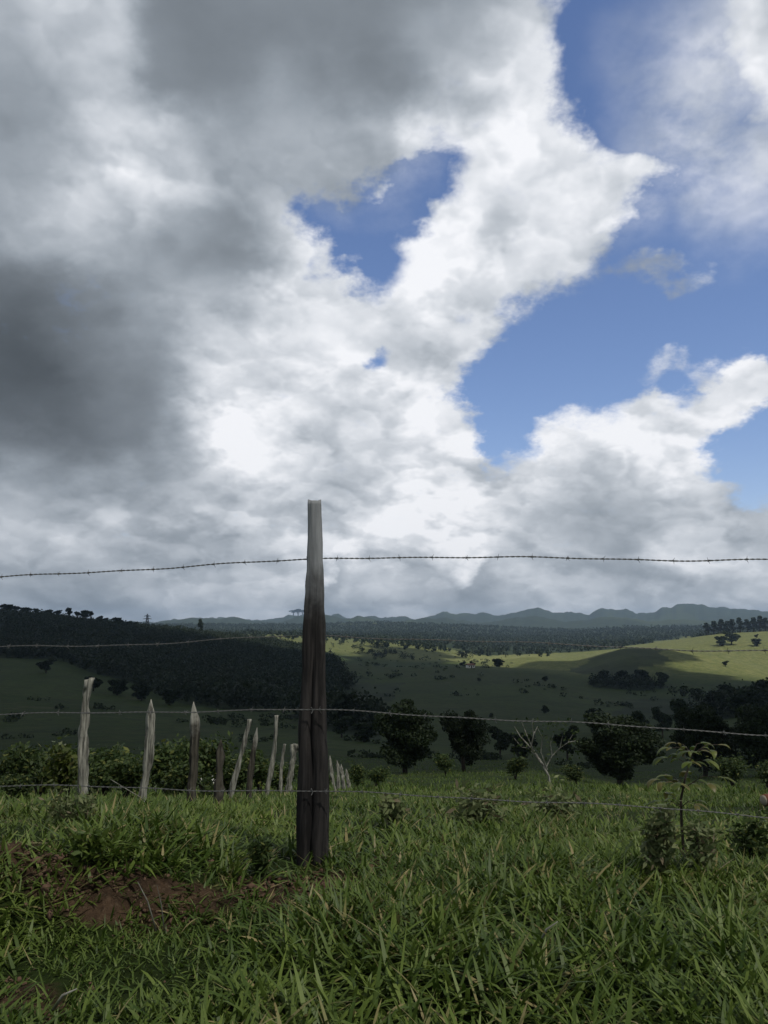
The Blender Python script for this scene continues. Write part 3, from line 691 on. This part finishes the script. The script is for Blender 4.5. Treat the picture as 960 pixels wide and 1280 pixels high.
# ------------------------------------------------------------------ main fence post
DP = 3.7
prof = [(1100,371.5,411),(1088,371.5,410.5),(1060,370.5,410),(1020,371,411),(985,372,411),(950,373.5,409.5),(915,373,408),(880,375,408),(850,378,406),(820,378.5,407),(800,378.5,406.5),(780,379.5,406.5),(760,380,405.5),(742,381.5,405.5),(730,381.8,404.5),(712,384,404),(700,384,402.8),(680,384.5,403),(660,385,402.2),(640,385,402),(628,384.8,401.8),(626,385.2,401.4)]
g_ = np.random.default_rng(8)
base = on_ray(391, 1088, DP); base.z = Hs(base.x, base.y); rings = []; seg = 40; P0 = np.array(base)
pys = np.array([q[0] for q in prof])[::-1]; Ls = np.array([q[1] for q in prof])[::-1]; Rs_ = np.array([q[2] for q in prof])[::-1]
yy = np.linspace(1098, 626, 90); a = np.arange(seg) / seg * 2 * np.pi
for i, y in enumerate(yy):
    l_, r__ = np.interp(y, pys, Ls), np.interp(y, pys, Rs_)
    A_ = np.array(on_ray(l_, y, DP)); B_ = np.array(on_ray(r__, y, DP)); c_ = (A_ + B_) / 2; hw = (B_[0] - A_[0]) / 2
    t_ = i / 89
    sq_ = (np.abs(np.cos(a)) ** 3.2 + np.abs(np.sin(a)) ** 3.2) ** (-1 / 3.2)
    rr = hw * sq_ / sq_.max() * 1.12 * (1 + .16 * np.array([vn(np.array([k_ * .9]), np.array([i * .17]), 5)[0] for k_ in np.minimum(np.arange(seg), seg - np.arange(seg))]) )
    # weathered split down the front, and two shallower checks
    for a0, dpth, wid, t0, t1 in ((-1.62, .5, .19, -.1, .66), (-1.15, .10, .10, .1, .8), (-2.2, .09, .1, .2, 1.1), (-.5, .1, .1, 0, 1)):
        aa = a0 + .07 * math.sin(i * .16 + a0 * 5) + .03 * math.sin(i * .5)
        dd = np.abs((a - aa + np.pi) % (2 * np.pi) - np.pi)
        fade = np.clip((t_ - t0) / .06, 0, 1) * np.clip((t1 - t_) / .12, 0, 1)
        rr = rr * (1 - dpth * fade * np.exp(-(dd / wid) ** 2))
    ring = np.stack([c_[0] + rr * np.cos(a), c_[1] + .9 * rr * np.sin(a), np.full(seg, c_[2])], 1) - P0
    if i == 89: ring[:, 2] += .006 * np.cos(a * 2) + .004 * np.sin(a * 3)
    rings.append(ring)
V_ = np.vstack(rings); Q_ = [(i * seg + j, i * seg + (j + 1) % seg, (i + 1) * seg + (j + 1) % seg, (i + 1) * seg + j) for i in range(89) for j in range(seg)]
V_ = np.vstack([V_, V_[-seg:].mean(0) - [0, 0, .004]]); ct = len(V_) - 1; Q_ += [(ct, 89 * seg + j, 89 * seg + j + 1, 89 * seg + (j + 2) % seg) for j in range(0, seg, 2)]
main_post = bpy.data.objects.new('fence_post', None); COL.objects.link(main_post); main_post.location = base
pm = mesh_np('post_shaft', V_, np.array(Q_), [M_post], smooth=True); link('post_shaft', pm, main_post)
tag(main_post, 'tall dark split wooden post with a bleached grey top, standing alone in front', 'fence post')

# ------------------------------------------------------------------ barbed wires
def wire_path(pts, off):
    xs_ = np.linspace(-330, 1290, 110); P_ = []
    ex = [(-330, pts[0][1] + (pts[0][1] - pts[1][1]) / (pts[1][0] - pts[0][0]) * 250)] + pts + [(1290, pts[-1][1] + (pts[-1][1] - pts[-2][1]) / (pts[-1][0] - pts[-2][0]) * 250)]
    xa = np.array([q[0] for q in ex], float); ya = np.array([q[1] for q in ex], float)
    ys_ = np.interp(xs_, xa, ya); k_ = np.exp(-np.linspace(-2, 2, 7) ** 2); k_ /= k_.sum()
    ys_ = np.convolve(np.pad(ys_, 3, mode='reflect', reflect_type='odd'), k_, 'valid')
    for x, y in zip(xs_, ys_): P_.append(on_ray(x, y, DP + off - (x - 391) * .00045))
    return np.array([tuple(q) for q in P_])
barb_segs = []
for ang in (0, 1.6):
    c_, s_ = math.cos(ang + .5), math.sin(ang + .5)
    barb_segs.append(tube([(-.004 + ang * .004, -.014 * c_, -.014 * s_), (0, .0, .003), (.003 + ang * .003, .014 * c_, .014 * s_)], [.0004, .0014, .0004], 5, cap=False))
tt_ = np.linspace(0, 4 * np.pi, 18); barb_segs.append(tube(np.stack([np.linspace(-.005, .005, 18), .0034 * np.cos(tt_), .0034 * np.sin(tt_)], 1), .0012, 5, cap=False))
Vb_, Qb_ = join(barb_segs); barb_me = mesh_np('barb', Vb_, Qb_, [M_wire], smooth=True)
WIRES = [([(0,722),(100,716),(200,710),(300,704),(385,700),(410,698),(480,696),(600,697),(720,698),(860,700),(960,700)], .07, 'topmost barbed wire strand, seen against the clouds', .0019),
 ([(0,809),(90,808),(180,805),(250,801),(300,798),(385,795),(410,795),(560,800),(700,806),(860,812),(960,814)], .07, 'second barbed wire strand from the top, crossing the dark hills', .0015),
 ([(0,893),(90,892),(180,890),(280,888),(385,887.5),(410,888),(520,893),(620,899),(700,903),(800,909),(880,914),(960,918)], -.075, 'third barbed wire strand from the top, crossing in front of the tall post', .0016),
 ([(0,982),(90,983),(200,986),(300,988),(385,989),(410,990),(500,993),(600,998),(700,1003),(800,1009),(880,1015),(960,1021)], -.08, 'lowest barbed wire strand, running just above the grass', .0014)]
for pts, off, lab, rad in WIRES:
    P_ = wire_path(pts, off); L_ = np.concatenate([[0], np.cumsum(np.linalg.norm(np.diff(P_, axis=0), axis=1))]); m_ = int(L_[-1] / .008)
    s_ = np.linspace(0, L_[-1], m_); C_ = np.stack([np.interp(s_, L_, P_[:, k]) for k in range(3)], 1)
    C_[:, 2] += .004 * np.sin(s_ * 5.1 + off * 90) + .002 * np.sin(s_ * 13)
    ph = s_ / .05 * 2 * np.pi; hel = np.stack([np.zeros(m_), np.cos(ph), np.sin(ph)], 1) * rad * 1.05
    org = C_[m_ // 2].copy()
    V_, Q_ = join([tube(C_ + hel - org, rad, 5, cap=False), tube(C_ - hel - org, rad, 5, cap=False)])
    wr = bpy.data.objects.new('barbed_wire', None); COL.objects.link(wr); wr.location = org
    link('strand', mesh_np('strand', V_, Q_, [M_wire], smooth=True), wr)
    s = .05
    while s < L_[-1]:
        i = int(s / .008); bo = link('barb', barb_me, wr, C_[min(i, m_ - 1)] - org); bo.rotation_euler = (float(g_.uniform(0, 6.28)), 0, float(g_.uniform(-.1, .1))); bo.scale = (1.15,) * 3
        s += .155 + g_.uniform(-.012, .012)
    tag(wr, lab, 'barbed wire', 'barbed wire strands of the front fence')
    # staple holding the strand to the tall post
    x0 = on_ray(391, float(np.interp(391, [q[0] for q in pts], [q[1] for q in pts])), DP + off)
    V_, Q_ = tube([(-.006, .02 * np.sign(-off) * -1, .012), (-.006, .0, .012), (0, -.004 * np.sign(-off), 0.0), (-.004, 0, -.012), (-.004, .02 * np.sign(off), -.012)], .0018, 5)
    link('staple', mesh_np('staple', V_, Q_, [M_wire], smooth=True), main_post, Vector(x0) - base)

# ------------------------------------------------------------------ weathered posts of the side fence
def side_post(px_b, px_t, ytop, d, wt, wb, tip, m_, label, seed, group='pale weathered posts of the side fence'):
    g2 = np.random.default_rng(seed); b = on_ground(px_b, d); top = on_ray(px_t, ytop, b.y)
    h = top.z - b.z; dx = top.x - b.x; r0 = wb * .42 / F * b.y; r1 = wt * .40 / F * b.y; seg = 18; nr_ = 36; a = np.arange(seg) / seg * 2 * np.pi
    fold = np.minimum(np.arange(seg), seg - np.arange(seg)); V_ = []; ph = g2.uniform(0, 6, 6)
    for i in range(nr_):
        t_ = i / (nr_ - 1); z = -.25 + (h + .25) * t_; r_ = r0 + (r1 - r0) * t_
        r_ = r_ * (1 + .10 * math.sin(t_ * 9 + ph[0]) + .06 * math.sin(t_ * 21 + ph[1]))
        if tip == 'point': r_ *= np.clip((1 - t_) / .13, .04, 1) ** .8
        cx = dx * np.clip(z / h, 0, 1) + .02 * h * math.sin(t_ * 5 + ph[2]); rr = r_ * (1 + .34 * vn(fold * .9, np.full(seg, i * .45 + seed), seed) * 2)
        dd = np.abs((a + 1.5 + .15 * math.sin(t_ * 7) + np.pi) % (2 * np.pi) - np.pi); rr = rr * (1 - .35 * np.exp(-(dd / .35) ** 2))
        zz = np.full(seg, z)
        if tip == 'ragged' and i > nr_ - 4: zz = zz - .05 * h * (vn(fold * .9, np.full(seg, 3.3), seed) + .5); rr = rr * 1.02
        V_.append(np.stack([cx + rr * np.cos(a), rr * np.sin(a), zz], 1))
    V_ = np.vstack(V_); Q_ = [(i * seg + j, i * seg + (j + 1) % seg, (i + 1) * seg + (j + 1) % seg, (i + 1) * seg + j) for i in range(nr_ - 1) for j in range(seg)]
    V_ = np.vstack([V_, V_[-seg:].mean(0)]); ct = len(V_) - 1; Q_ += [(ct, (nr_ - 1) * seg + j, (nr_ - 1) * seg + j + 1, (nr_ - 1) * seg + (j + 2) % seg) for j in range(0, seg, 2)]
    o = link('fence_post', mesh_np('fence_post', V_, np.array(Q_), [m_], smooth=True), None, b); tag(o, label, 'fence post', group); return o
side_post(110, 113, 845, 8.7, 12, 14, 'ragged', M_grey, 'tallest pale weathered post with a ragged split top, leftmost of the side fence', 1)
side_post(186, 190, 874, 8.2, 12, 12, 'point', M_grey, 'pale weathered post with a sharp pointed tip, second from the left', 2)
side_post(245, 243, 877, 7.6, 11, 15, 'point', M_dark, 'bark-blotched post with a pale pointed tip, third from the left', 3)
side_post(276, 278, 924, 7.2, 10, 17, 'point', M_dark, 'short dark post with only its tip bleached, fourth from the left', 4)
side_post(295, 310, 899, 10.5, 6, 9, 'flat', M_grey, 'thin pale post leaning to the right, fifth from the left', 5)
side_post(316, 320, 909, 10.8, 7, 8, 'point', M_dark, 'thin dark post close to the right of the leaning one', 6)
side_post(338, 346, 894, 14, 5, 7, 'flat', M_grey, 'slim tall pole leaning right, the last tall one before the big post', 7)
side_post(354, 355, 930, 16, 4, 6, 'flat', M_grey, 'very thin post left of the ragged stub beside the big post', 8)
side_post(364, 367, 929, 16.5, 9, 8, 'ragged', M_grey, 'ragged pale stub partly hidden by the left edge of the big post', 9)
for k, (pb, pt, yt, d) in enumerate([(419, 413, 944, 22), (425, 421, 950, 24), (431, 427, 955, 26), (438, 433, 961, 29)]):
    side_post(pb, pt, yt, d, 4.5, 5.5, 'point', M_grey, ['nearest and tallest', 'second', 'third', 'last and smallest'][k] + ' of the small distant posts clustered right of the big post', 20 + k, 'small distant posts right of the big post')

# ------------------------------------------------------------------ shrubs behind the fence
def make_shrub(name, seed, ml, nleaf=2300, size=.045, nst=7):
    g2 = np.random.default_rng(seed); root = bpy.data.objects.new(name, None); COL.objects.link(root)
    tips = []; segs = []
    for k in range(nst):
        az_ = g2.uniform(0, 6.28); sp_ = g2.uniform(.1, .45); hh = g2.uniform(.6, 1.0)
        P_ = [(0, 0, -.1), (math.cos(az_) * sp_ * .3, math.sin(az_) * sp_ * .3, hh * .4), (math.cos(az_) * sp_, math.sin(az_) * sp_, hh)]
        segs.append(tube(P_, [.018, .012, .004], 5, cap=False)); 
        for t_ in np.linspace(.3, 1, 7): 
            q = np.array(P_[1]) * (1 - t_) + np.array(P_[2]) * t_; tips.append(q + g2.normal(size=3) * .06)
    tips = np.array(tips); kk = g2.integers(0, len(tips), nleaf); C_ = tips[kk] + g2.normal(size=(nleaf, 3)) * .085
    C_[:, 2] = np.abs(C_[:, 2]); V_, Q_, r_ = leaves(C_, None, size, g2, 2.2)
    link('foliage', mesh_np('foliage', V_, Q_, [ml], {'rnd': r_, 'dry': np.repeat((g2.random(nleaf) < .1) * .8, 4)}), root)
    V_, Q_ = join(segs); link('stem', mesh_np('stem', V_, Q_, [M_bark]), root); return root
SP = [make_shrub('shrub', 51, M_shrub), make_shrub('shrub', 52, M_shrub, 1500, .05, 5), make_shrub('shrub', 53, M_shrub, 2600, .042, 9), make_shrub('shrub', 54, M_yellow, 1400, .06, 4)]
sl = [(22,938,15,60,0,'leafy shrub at the left edge of the view behind the wire'),(60,950,19,70,2,'dark dense shrub left of the ragged-topped post'),(97,922,17,56,3,'yellow-green leafy shrub just left of the ragged-topped post'),
 (40,972,11,44,0,'low shrub in the grass under the left end of the wire'),(138,940,20,80,0,'green shrub between the ragged-topped and the pointed post'),(165,958,12,56,2,'low dark shrub left of the foot of the pointed post'),
 (214,925,18,80,0,'tall green shrub between the second and third pale posts'),(226,952,11,50,1,'leafy shrub in front of the bark-blotched post'),(262,930,15,64,2,'dark shrub right of the bark-blotched post'),
 (288,942,17,60,0,'shrub behind the thin leaning post'),(330,955,19,60,1,'small shrub between the thin dark post and the slim pole'),(352,972,22,46,0,'low shrub at the foot of the slim pole'),(120,955,13,44,1,'loose shrub just right of the ragged-topped post'),
 (446,955,30,36,1,'pale leafy shrub right of the small distant posts'),(470,965,34,40,0,'low shrub left of the foot of the broad dark tree'),(556,952,50,40,1,'greyish shrub between the two dark valley trees'),
 (640,968,45,40,1,'low shrub left of the bare branched tree'),(715,968,42,40,0,'low shrub right of the bare branched tree'),
 (905,962,44,56,2,'dark shrub right of and beyond the sapling'),(945,968,40,56,0,'shrub at the right edge behind the lowest wire'),(405,972,30,30,0,'low shrub seen past the right side of the big post')]
seen = set()
for i, (px, yt, d, wp, k, lab) in enumerate(sl):
    if k in seen: t = dup(SP[k])
    else: t = SP[k]; seen.add(k)
    place(t, px, yt - (2 if px < 360 else -10) + (i * 7 % 5 - 2) * 6, d, wp * (1.15 if px < 400 else .85), 1.0, .5, i * 1.3, lab, 'shrub', 'shrubs beyond the fence')

# ------------------------------------------------------------------ bare branched tree
g2 = np.random.default_rng(77); bx = on_ground(689, 30); bt = bpy.data.objects.new('bare_tree', None); COL.objects.link(bt); bt.location = bx
def rel(px, py, dy=0): return tuple(np.array(on_ray(px, py, bx.y + dy)) - np.array(bx))
segs = [tube([(0, 0, -.3), rel(688, 985), rel(686, 970), rel(679, 957)], [.05, .042, .036, .036], 8)]
V_, Q_ = join(segs); link('trunk', mesh_np('trunk', V_, Q_, [M_pale], smooth=True), bt)
br = [[(679,957),(670,945),(664,932),(667,918),(665,905)],[(679,957),(668,940),(657,928),(650,920),(643,908)],[(670,945),(660,935),(652,934),(642,922)],[(664,932),(657,915),(652,902)],[(682,960),(690,945),(700,935),(710,928),(716,918)],[(690,945),(688,930),(692,915)],[(700,935),(703,920)],[(684,962),(676,940),(678,922),(672,910)],[(667,918),(672,908)],[(710,928),(720,926)]]
for k, pth in enumerate(br):
    dy = g2.uniform(-.5, .5, len(pth)); dy[0] = 0 if k in (0, 1, 4, 7) else dy[0] * .3
    V_, Q_ = tube([rel(x, y, e_) for (x, y), e_ in zip(pth, np.cumsum(dy) * .4)], np.linspace(.045 if k < 2 else .022, .008, len(pth)), 6, cap=False)
    o = link('branch', mesh_np('branch', V_, Q_, [M_pale], smooth=True), bt)
pts = np.array([rel(g2.uniform(640, 725), g2.uniform(898, 950), g2.uniform(-.6, .6)) for _ in range(220)])
V_, Q_, r_ = leaves(pts, None, .075, g2, 2); link('foliage', mesh_np('foliage', V_, Q_, [M_shrub], {'rnd': r_}), bt)
tag(bt, 'half-bare small tree with pale forked branches, left of the very dark tree', 'tree')

# ------------------------------------------------------------------ sapling with drooping leaves
def big_leaf(L, wd, droop, g2):
    n_ = 9; t = np.linspace(0, 1, n_); ang = .35 - droop * t; x = np.concatenate([[0], np.cumsum(np.cos(ang[:-1]))]) / n_ * L; z = np.concatenate([[0], np.cumsum(np.sin(ang[:-1]))]) / n_ * L
    hw = wd / 2 * np.sin(np.pi * np.clip(t * .93 + .05, 0, 1)) ** .8; V_ = []
    for i in range(n_): V_ += [(x[i], -hw[i], z[i] - hw[i] * .35), (x[i], 0, z[i]), (x[i], hw[i], z[i] - hw[i] * .35)]
    Q_ = [(i * 3 + j, i * 3 + j + 1, i * 3 + j + 4, i * 3 + j + 3) for i in range(n_ - 1) for j in (0, 1)]
    return np.array(V_), np.array(Q_)
g2 = np.random.default_rng(91); sb = on_ground(853, 4.25); sp_root = bpy.data.objects.new('sapling', None); COL.objects.link(sp_root); sp_root.location = sb
def rs2(px, py): return np.array(on_ray(px, py, sb.y)) - np.array(sb)
stem = [(0, 0, -.05), rs2(855, 1070), rs2(852, 1030), rs2(851, 1000), rs2(856, 975), rs2(864, 948), rs2(866, 940)]
V_, Q_ = tube(stem, [.008, .0075, .007, .006, .005, .0035, .002], 8); link('stem', mesh_np('stem', V_, Q_, [M_bark], smooth=True), sp_root)
sp_pts = np.array([tuple(q) for q in stem])
tw = []
def leaf_at(q, L_, az_, dr=1.8):
    V_, Q_ = big_leaf(L_, L_ * g2.uniform(.26, .36), g2.uniform(dr - .5, dr + .6), g2); c_, s_ = math.cos(az_), math.sin(az_)
    V_ = V_ @ np.array([[c_, s_, 0], [-s_, c_, 0], [0, 0, 1]])
    link('leaf', mesh_np('leaf', V_, Q_, [M_yellow], {'rnd': np.full(len(V_), g2.random()), 'dry': np.full(len(V_), .9 * (g2.random() < .2))}, smooth=True), sp_root, q)
for z_t, L_b, nb in ((.60, .17, 7), (.78, .11, 4), (.93, .14, 6), (.45, .12, 4)):
    j = z_t * (len(sp_pts) - 1); i = int(min(j, len(sp_pts) - 2)); q0 = sp_pts[i] + (sp_pts[i + 1] - sp_pts[i]) * (j - i)
    for k in range(nb):
        az_ = k * 6.283 / nb + g2.uniform(-.3, .3); L2 = L_b * g2.uniform(.7, 1.15)
        pts_ = [q0, q0 + np.array([math.cos(az_) * L2 * .5, math.sin(az_) * L2 * .5, L2 * .30]), q0 + np.array([math.cos(az_) * L2, math.sin(az_) * L2, L2 * .28])]
        tw.append(tube(pts_, [.0022, .0016, .001], 5, cap=False))
        for t_ in (.45, .7, .9, 1.0):
            q = pts_[1] * (1 - t_) + pts_[2] * t_ if t_ > .5 else pts_[0] * .3 + pts_[1] * .7
            leaf_at(q, g2.uniform(.055, .105), az_ + g2.uniform(-1.1, 1.1))
for k in range(7): leaf_at(sp_pts[-1], g2.uniform(.04, .07), k * 1.3, 1.2)
V_, Q_ = join(tw); link('twig', mesh_np('twig', V_, Q_, [M_bark], smooth=True), sp_root)
tag(sp_root, 'young sapling with drooping yellow-green leaves in two tiers, in the grass at the right', 'sapling')

# ------------------------------------------------------------------ weeds, stalks
def weed(px, py, hpx, wpx, ml, seed, label, cat='weed', nleaf=160, d=None, ls=.16, name='weed'):
    g3 = np.random.default_rng(seed); b = at(px, py, 1.6, 14); sc_ = b.y / F; h = hpx * sc_; r_ = wpx / 2 * sc_
    root = bpy.data.objects.new(name, None); COL.objects.link(root); root.location = b; segs = []; C_ = []
    for k in range(6):
        az_ = g3.uniform(0, 6.28); rr = r_ * g3.uniform(.1, .8); tp = np.array([math.cos(az_) * rr, math.sin(az_) * rr, h * g3.uniform(.7, 1)])
        segs.append(tube([(0, 0, -.02), tp * [.4, .4, .5], tp], [.004, .003, .0015], 5, cap=False))
        for _ in range(nleaf // 2): C_.append(tp * g3.uniform(.25, 1.0) + g3.normal(size=3) * r_ * .22)
    V_, Q_, rn = leaves(np.array(C_), None, h * ls * .5, g3, 3.0, flat=.3); link('foliage', mesh_np('foliage', V_, Q_, [ml], {'rnd': rn, 'dry': np.repeat((g3.random(len(C_)) < .08) * .8, 4)}), root)
    V_, Q_ = join(segs); link('stem', mesh_np('stem', V_, Q_, [M_bark]), root); tag(root, label, cat); return root
weed(326, 1098, 44, 34, M_shrub, 5, 'small dark bushy weed in front and left of the big post', nleaf=240)
weed(822, 1098, 78, 60, M_weed, 6, 'dull leafy weed just left of the foot of the sapling', nleaf=200, ls=.12)
weed(880, 1095, 66, 54, M_weed, 7, 'dull green weed just right of the foot of the sapling', nleaf=150, ls=.12)
weed(108, 1085, 36, 44, M_grass, 8, 'bright green broad-leaved weed on the bank at the left', nleaf=70, ls=.34)
weed(92, 1032, 30, 90, M_weed, 9, 'straw-speckled weed on the top of the bank below the ragged-topped post', nleaf=260, ls=.2)
weed(595, 1032, 34, 90, M_weed, 10, 'purplish low weed patch in the field right of the big post', nleaf=260, ls=.22)
weed(492, 1036, 36, 40, M_weed, 12, 'small grey-green weed in the field near the right side of the big post', nleaf=120, ls=.22)
weed(690, 1030, 32, 80, M_weed, 13, 'low dull weed patch in the middle of the field', nleaf=200, ls=.22)
weed(940, 1085, 56, 60, M_shrub, 14, 'leafy weed in the grass at the right edge', nleaf=180, ls=.14)
fl = weed(262, 985, 26, 30, M_shrub, 15, 'small weed with white flowers between the third and fourth pale posts', nleaf=80, ls=.2)
C_ = g2.normal(size=(26, 3)) * [.08, .04, .03] + [0, 0, .24]; V_, Q_, rn = leaves(C_, None, .03, g2, 1.2)
link('blossom', mesh_np('blossom', V_, Q_, [M_white]), fl)
def stalk(x0, y0, x1, y1, d, m_, label, r_=.003):
    b = on_ray(x0, y0, d); b.z = max(b.z, Hs(b.x, b.y)) if False else b.z; t_ = on_ray(x1, y1, d * .98)
    mid = (b + t_) / 2 + Vector((0, 0, .02)); V_, Q_ = tube([tuple(q - b) for q in (b, mid, t_)], [r_, r_ * .8, r_ * .3], 6)
    tag(link('dry_stalk', mesh_np('dry_stalk', V_, Q_, [m_], smooth=True), None, b), label, 'stalk')
stalk(228, 1036, 138, 974, 6.2, M_pale, 'long thin dry stalk slanting down across the grass below the pointed post', .005)
stalk(670, 1188, 697, 1152, 2.75, M_pale, 'pale dry straw stalk lying in the foreground grass right of centre', .005)
stalk(196, 1166, 172, 1102, 2.9, M_pale, 'left one of the dry stalks rising from the soil patch', .003)
stalk(206, 1168, 196, 1106, 2.9, M_pale, 'thinner dry stalk just right of the other on the soil patch', .0025)
stalk(60, 1272, 96, 1236, 2.35, M_pale, 'broken pale twig on the ground in the bottom left corner', .005)
b = at(956, 1012, 6, 14); b2 = np.array([b.x, b.y, b.z + .08])
lg = bpy.data.objects.new('pale_object', None); COL.objects.link(lg); lg.location = b2  # unidentified pale thing, given the shape of a cut log
r_ = 7 / F * b.y; V_, Q_ = tube([(0, 0, 0), (.5, .12, .02)], [r_, r_ * 1.05], 14); link('bark', mesh_np('bark', V_, Q_, [flat_mat('red_bark', (.19, .07, .04), .9, .3)], smooth=True), lg)
V_, Q_ = tube([(-.012, -.003, 0), (.004, .001, 0)], [r_ * .82, r_ * .86], 14); link('cut_face', mesh_np('cut_face', V_, Q_, [flat_mat('cut_wood', (.36, .31, .24), .8, .15)]), lg)
tag(lg, 'unidentified small pale object with a reddish top in the grass at the right edge', 'log')

# ------------------------------------------------------------------ grass
def blades(N, rmin, rmax, half_deg, Lr, Wr, seed, tuft=9, spread=.05, thin_soil=True, seg=5, lay=(.15, 1.15), bend=(.2, 1.5), dryp=.05, power=1.0):
    g3 = np.random.default_rng(seed); nt = N // tuft
    u = g3.random(nt); r_ = (rmin ** (2 * power) + u * (rmax ** (2 * power) - rmin ** (2 * power))) ** (1 / (2 * power))
    a_ = R(half_deg) * g3.uniform(-1, 1, nt); x = r_ * np.sin(a_); y = r_ * np.cos(a_)
    k = np.ones(nt, bool)
    if thin_soil:
        s_ = soil_f(x, y) + .3 * fbm(x, y, .25, 9, 3); k = g3.random(nt) > np.clip((s_ - .2) * 1.6, 0, .74)
    k &= g3.random(nt) < np.clip(.72 + 1.5 * fbm(x, y, .5, 19, 3), .12, 1)
    x, y = x[k], y[k]; nt = len(x); n_ = nt * tuft
    tx = np.repeat(x, tuft) + g3.normal(size=n_) * spread; ty = np.repeat(y, tuft) + g3.normal(size=n_) * spread
    z = H(tx, ty); tl_ = np.repeat(np.clip(1 + 1.0 * fbm(x, y, .9, 29, 3), .5, 1.45) * g3.uniform(.65, 1.3, nt), tuft)
    L_ = g3.uniform(*Lr, n_) * tl_; W_ = g3.uniform(*Wr, n_) * np.clip(tl_, .6, 1.2); az_ = g3.uniform(0, 2 * np.pi, n_)
    th0 = g3.uniform(*lay, n_); bd = g3.uniform(*bend, n_); t = np.linspace(0, 1, seg)
    th = np.minimum(th0[:, None] + bd[:, None] * t[None] ** 1.3, 2.3)
    dl = L_[:, None] / (seg - 1); hx_ = np.cumsum(np.concatenate([np.zeros((n_, 1)), np.sin(th[:, :-1]) * dl], 1), 1); hz = np.cumsum(np.concatenate([np.zeros((n_, 1)), np.cos(th[:, :-1]) * dl], 1), 1)
    tw = g3.uniform(-.8, .8, n_)[:, None] * t[None]; wv = np.interp(t, [0, .3, .7, 1], [.55, 1, .8, .06])[None] * W_[:, None] / 2
    dx, dy = np.cos(az_)[:, None], np.sin(az_)[:, None]
    cx = tx[:, None] + hx_ * dx; cy = ty[:, None] + hx_ * dy; cz = z[:, None] + hz - .01
    sx = -dy * wv * np.cos(tw); sy = dx * wv * np.cos(tw); sz = wv * np.sin(tw)
    V_ = np.stack([np.stack([cx - sx, cy - sy, cz - sz], -1), np.stack([cx + sx, cy + sy, cz + sz], -1)], 2).reshape(-1, 3)
    bi = (np.arange(n_) * seg * 2)[:, None] + (np.arange(seg - 1) * 2)[None]
    Q_ = np.stack([bi, bi + 1, bi + 3, bi + 2], -1).reshape(-1, 4)
    rn = np.clip(np.repeat(g3.random(nt) + .9 * fbm(x, y, .7, 59, 3), tuft) * .55 + g3.random(n_) ** 2 * .7 - .05, 0, 1); dr = (g3.random(n_) < dryp * np.repeat(np.clip(1 + 2.5 * fbm(x, y, .5, 39, 2), .1, 4), tuft)) * g3.uniform(.5, 1, n_)
    return V_, Q_, {'rnd': np.repeat(rn, seg * 2), 'dry': np.repeat(dr, seg * 2)}
V_, Q_, at_ = blades(200000, 1.4, 5.2, 50, (.045, .125), (.006, .0135), 301, tuft=9, spread=.045, dryp=.045, lay=(.5, 1.5), bend=(-.2, 1.0))
tag(link('grass', mesh_np('grass', V_, Q_, [M_grass], at_, smooth=True)), 'long coarse green pasture grass in the foreground', 'grass', kind='stuff')
V_, Q_, at_ = blades(140000, 4.8, 18, 44, (.035, .09), (.007, .013), 302, tuft=8, spread=.07, seg=4, lay=(.1, 1.0), dryp=.05, power=.7)
tag(link('grass', mesh_np('grass', V_, Q_, [M_grass], at_, smooth=True)), 'green grass of the field beyond the tall post', 'grass', kind='stuff')
V_, Q_, at_ = blades(90000, 16, 110, 36, (.08, .2), (.02, .05), 303, tuft=7, spread=.25, seg=3, thin_soil=False, lay=(.1, .9), dryp=.04, power=.6)
tag(link('field_grass', mesh_np('field_grass', V_, Q_, [M_field], at_, smooth=True)), 'rough grass on the slope falling to the valley trees', 'grass', kind='stuff')
# dry litter and small clods on the bare soil
V_, Q_, at_ = blades(7000, 1.6, 6, 37, (.05, .17), (.002, .0045), 304, tuft=2, spread=.03, thin_soil=False, seg=4, lay=(.9, 1.5), bend=(-.3, .5), dryp=9)
tag(link('dry_straw', mesh_np('dry_straw', V_, Q_, [M_grass], at_)), 'bits of dry straw lying among the grass', 'straw', kind='stuff')
bmi = bmesh.new(); bmesh.ops.create_icosphere(bmi, subdivisions=2, radius=1); CV = np.array([v.co[:] for v in bmi.verts]); CF = np.array([[v.index for v in f.verts] for f in bmi.faces]); bmi.free()
g3 = np.random.default_rng(6); Vs, Fs, o_ = [], [], 0
for p_, r__, w__ in SOILP:
    for _ in range(int(170 * w__)):
        x = p_.x + g3.normal() * r__ * .5; y = p_.y + g3.normal() * r__ * .5; s_ = g3.uniform(.0015, .0055) * (1 + 1.5 * (g3.random() < .07))
        v = CV * (1 + .8 * fbm(CV[:, 0] * 2 + x * 50, CV[:, 1] * 2 + CV[:, 2] + y * 50, 1, 3, 3))[:, None] * s_ * g3.uniform(.6, 1.3, 3) + [x, y, Hs(x, y) + s_ * .2]
        Vs.append(v); Fs.append(CF + o_); o_ += len(v)
M_clod = flat_mat('soil_clod', (.12, .07, .045), .95, .4, 60)
tag(link('soil_clods', mesh_np('soil_clods', np.vstack(Vs), np.vstack(Fs), [M_clod], smooth=True)), 'crumbs of red soil on the bare patches', 'soil', kind='stuff')
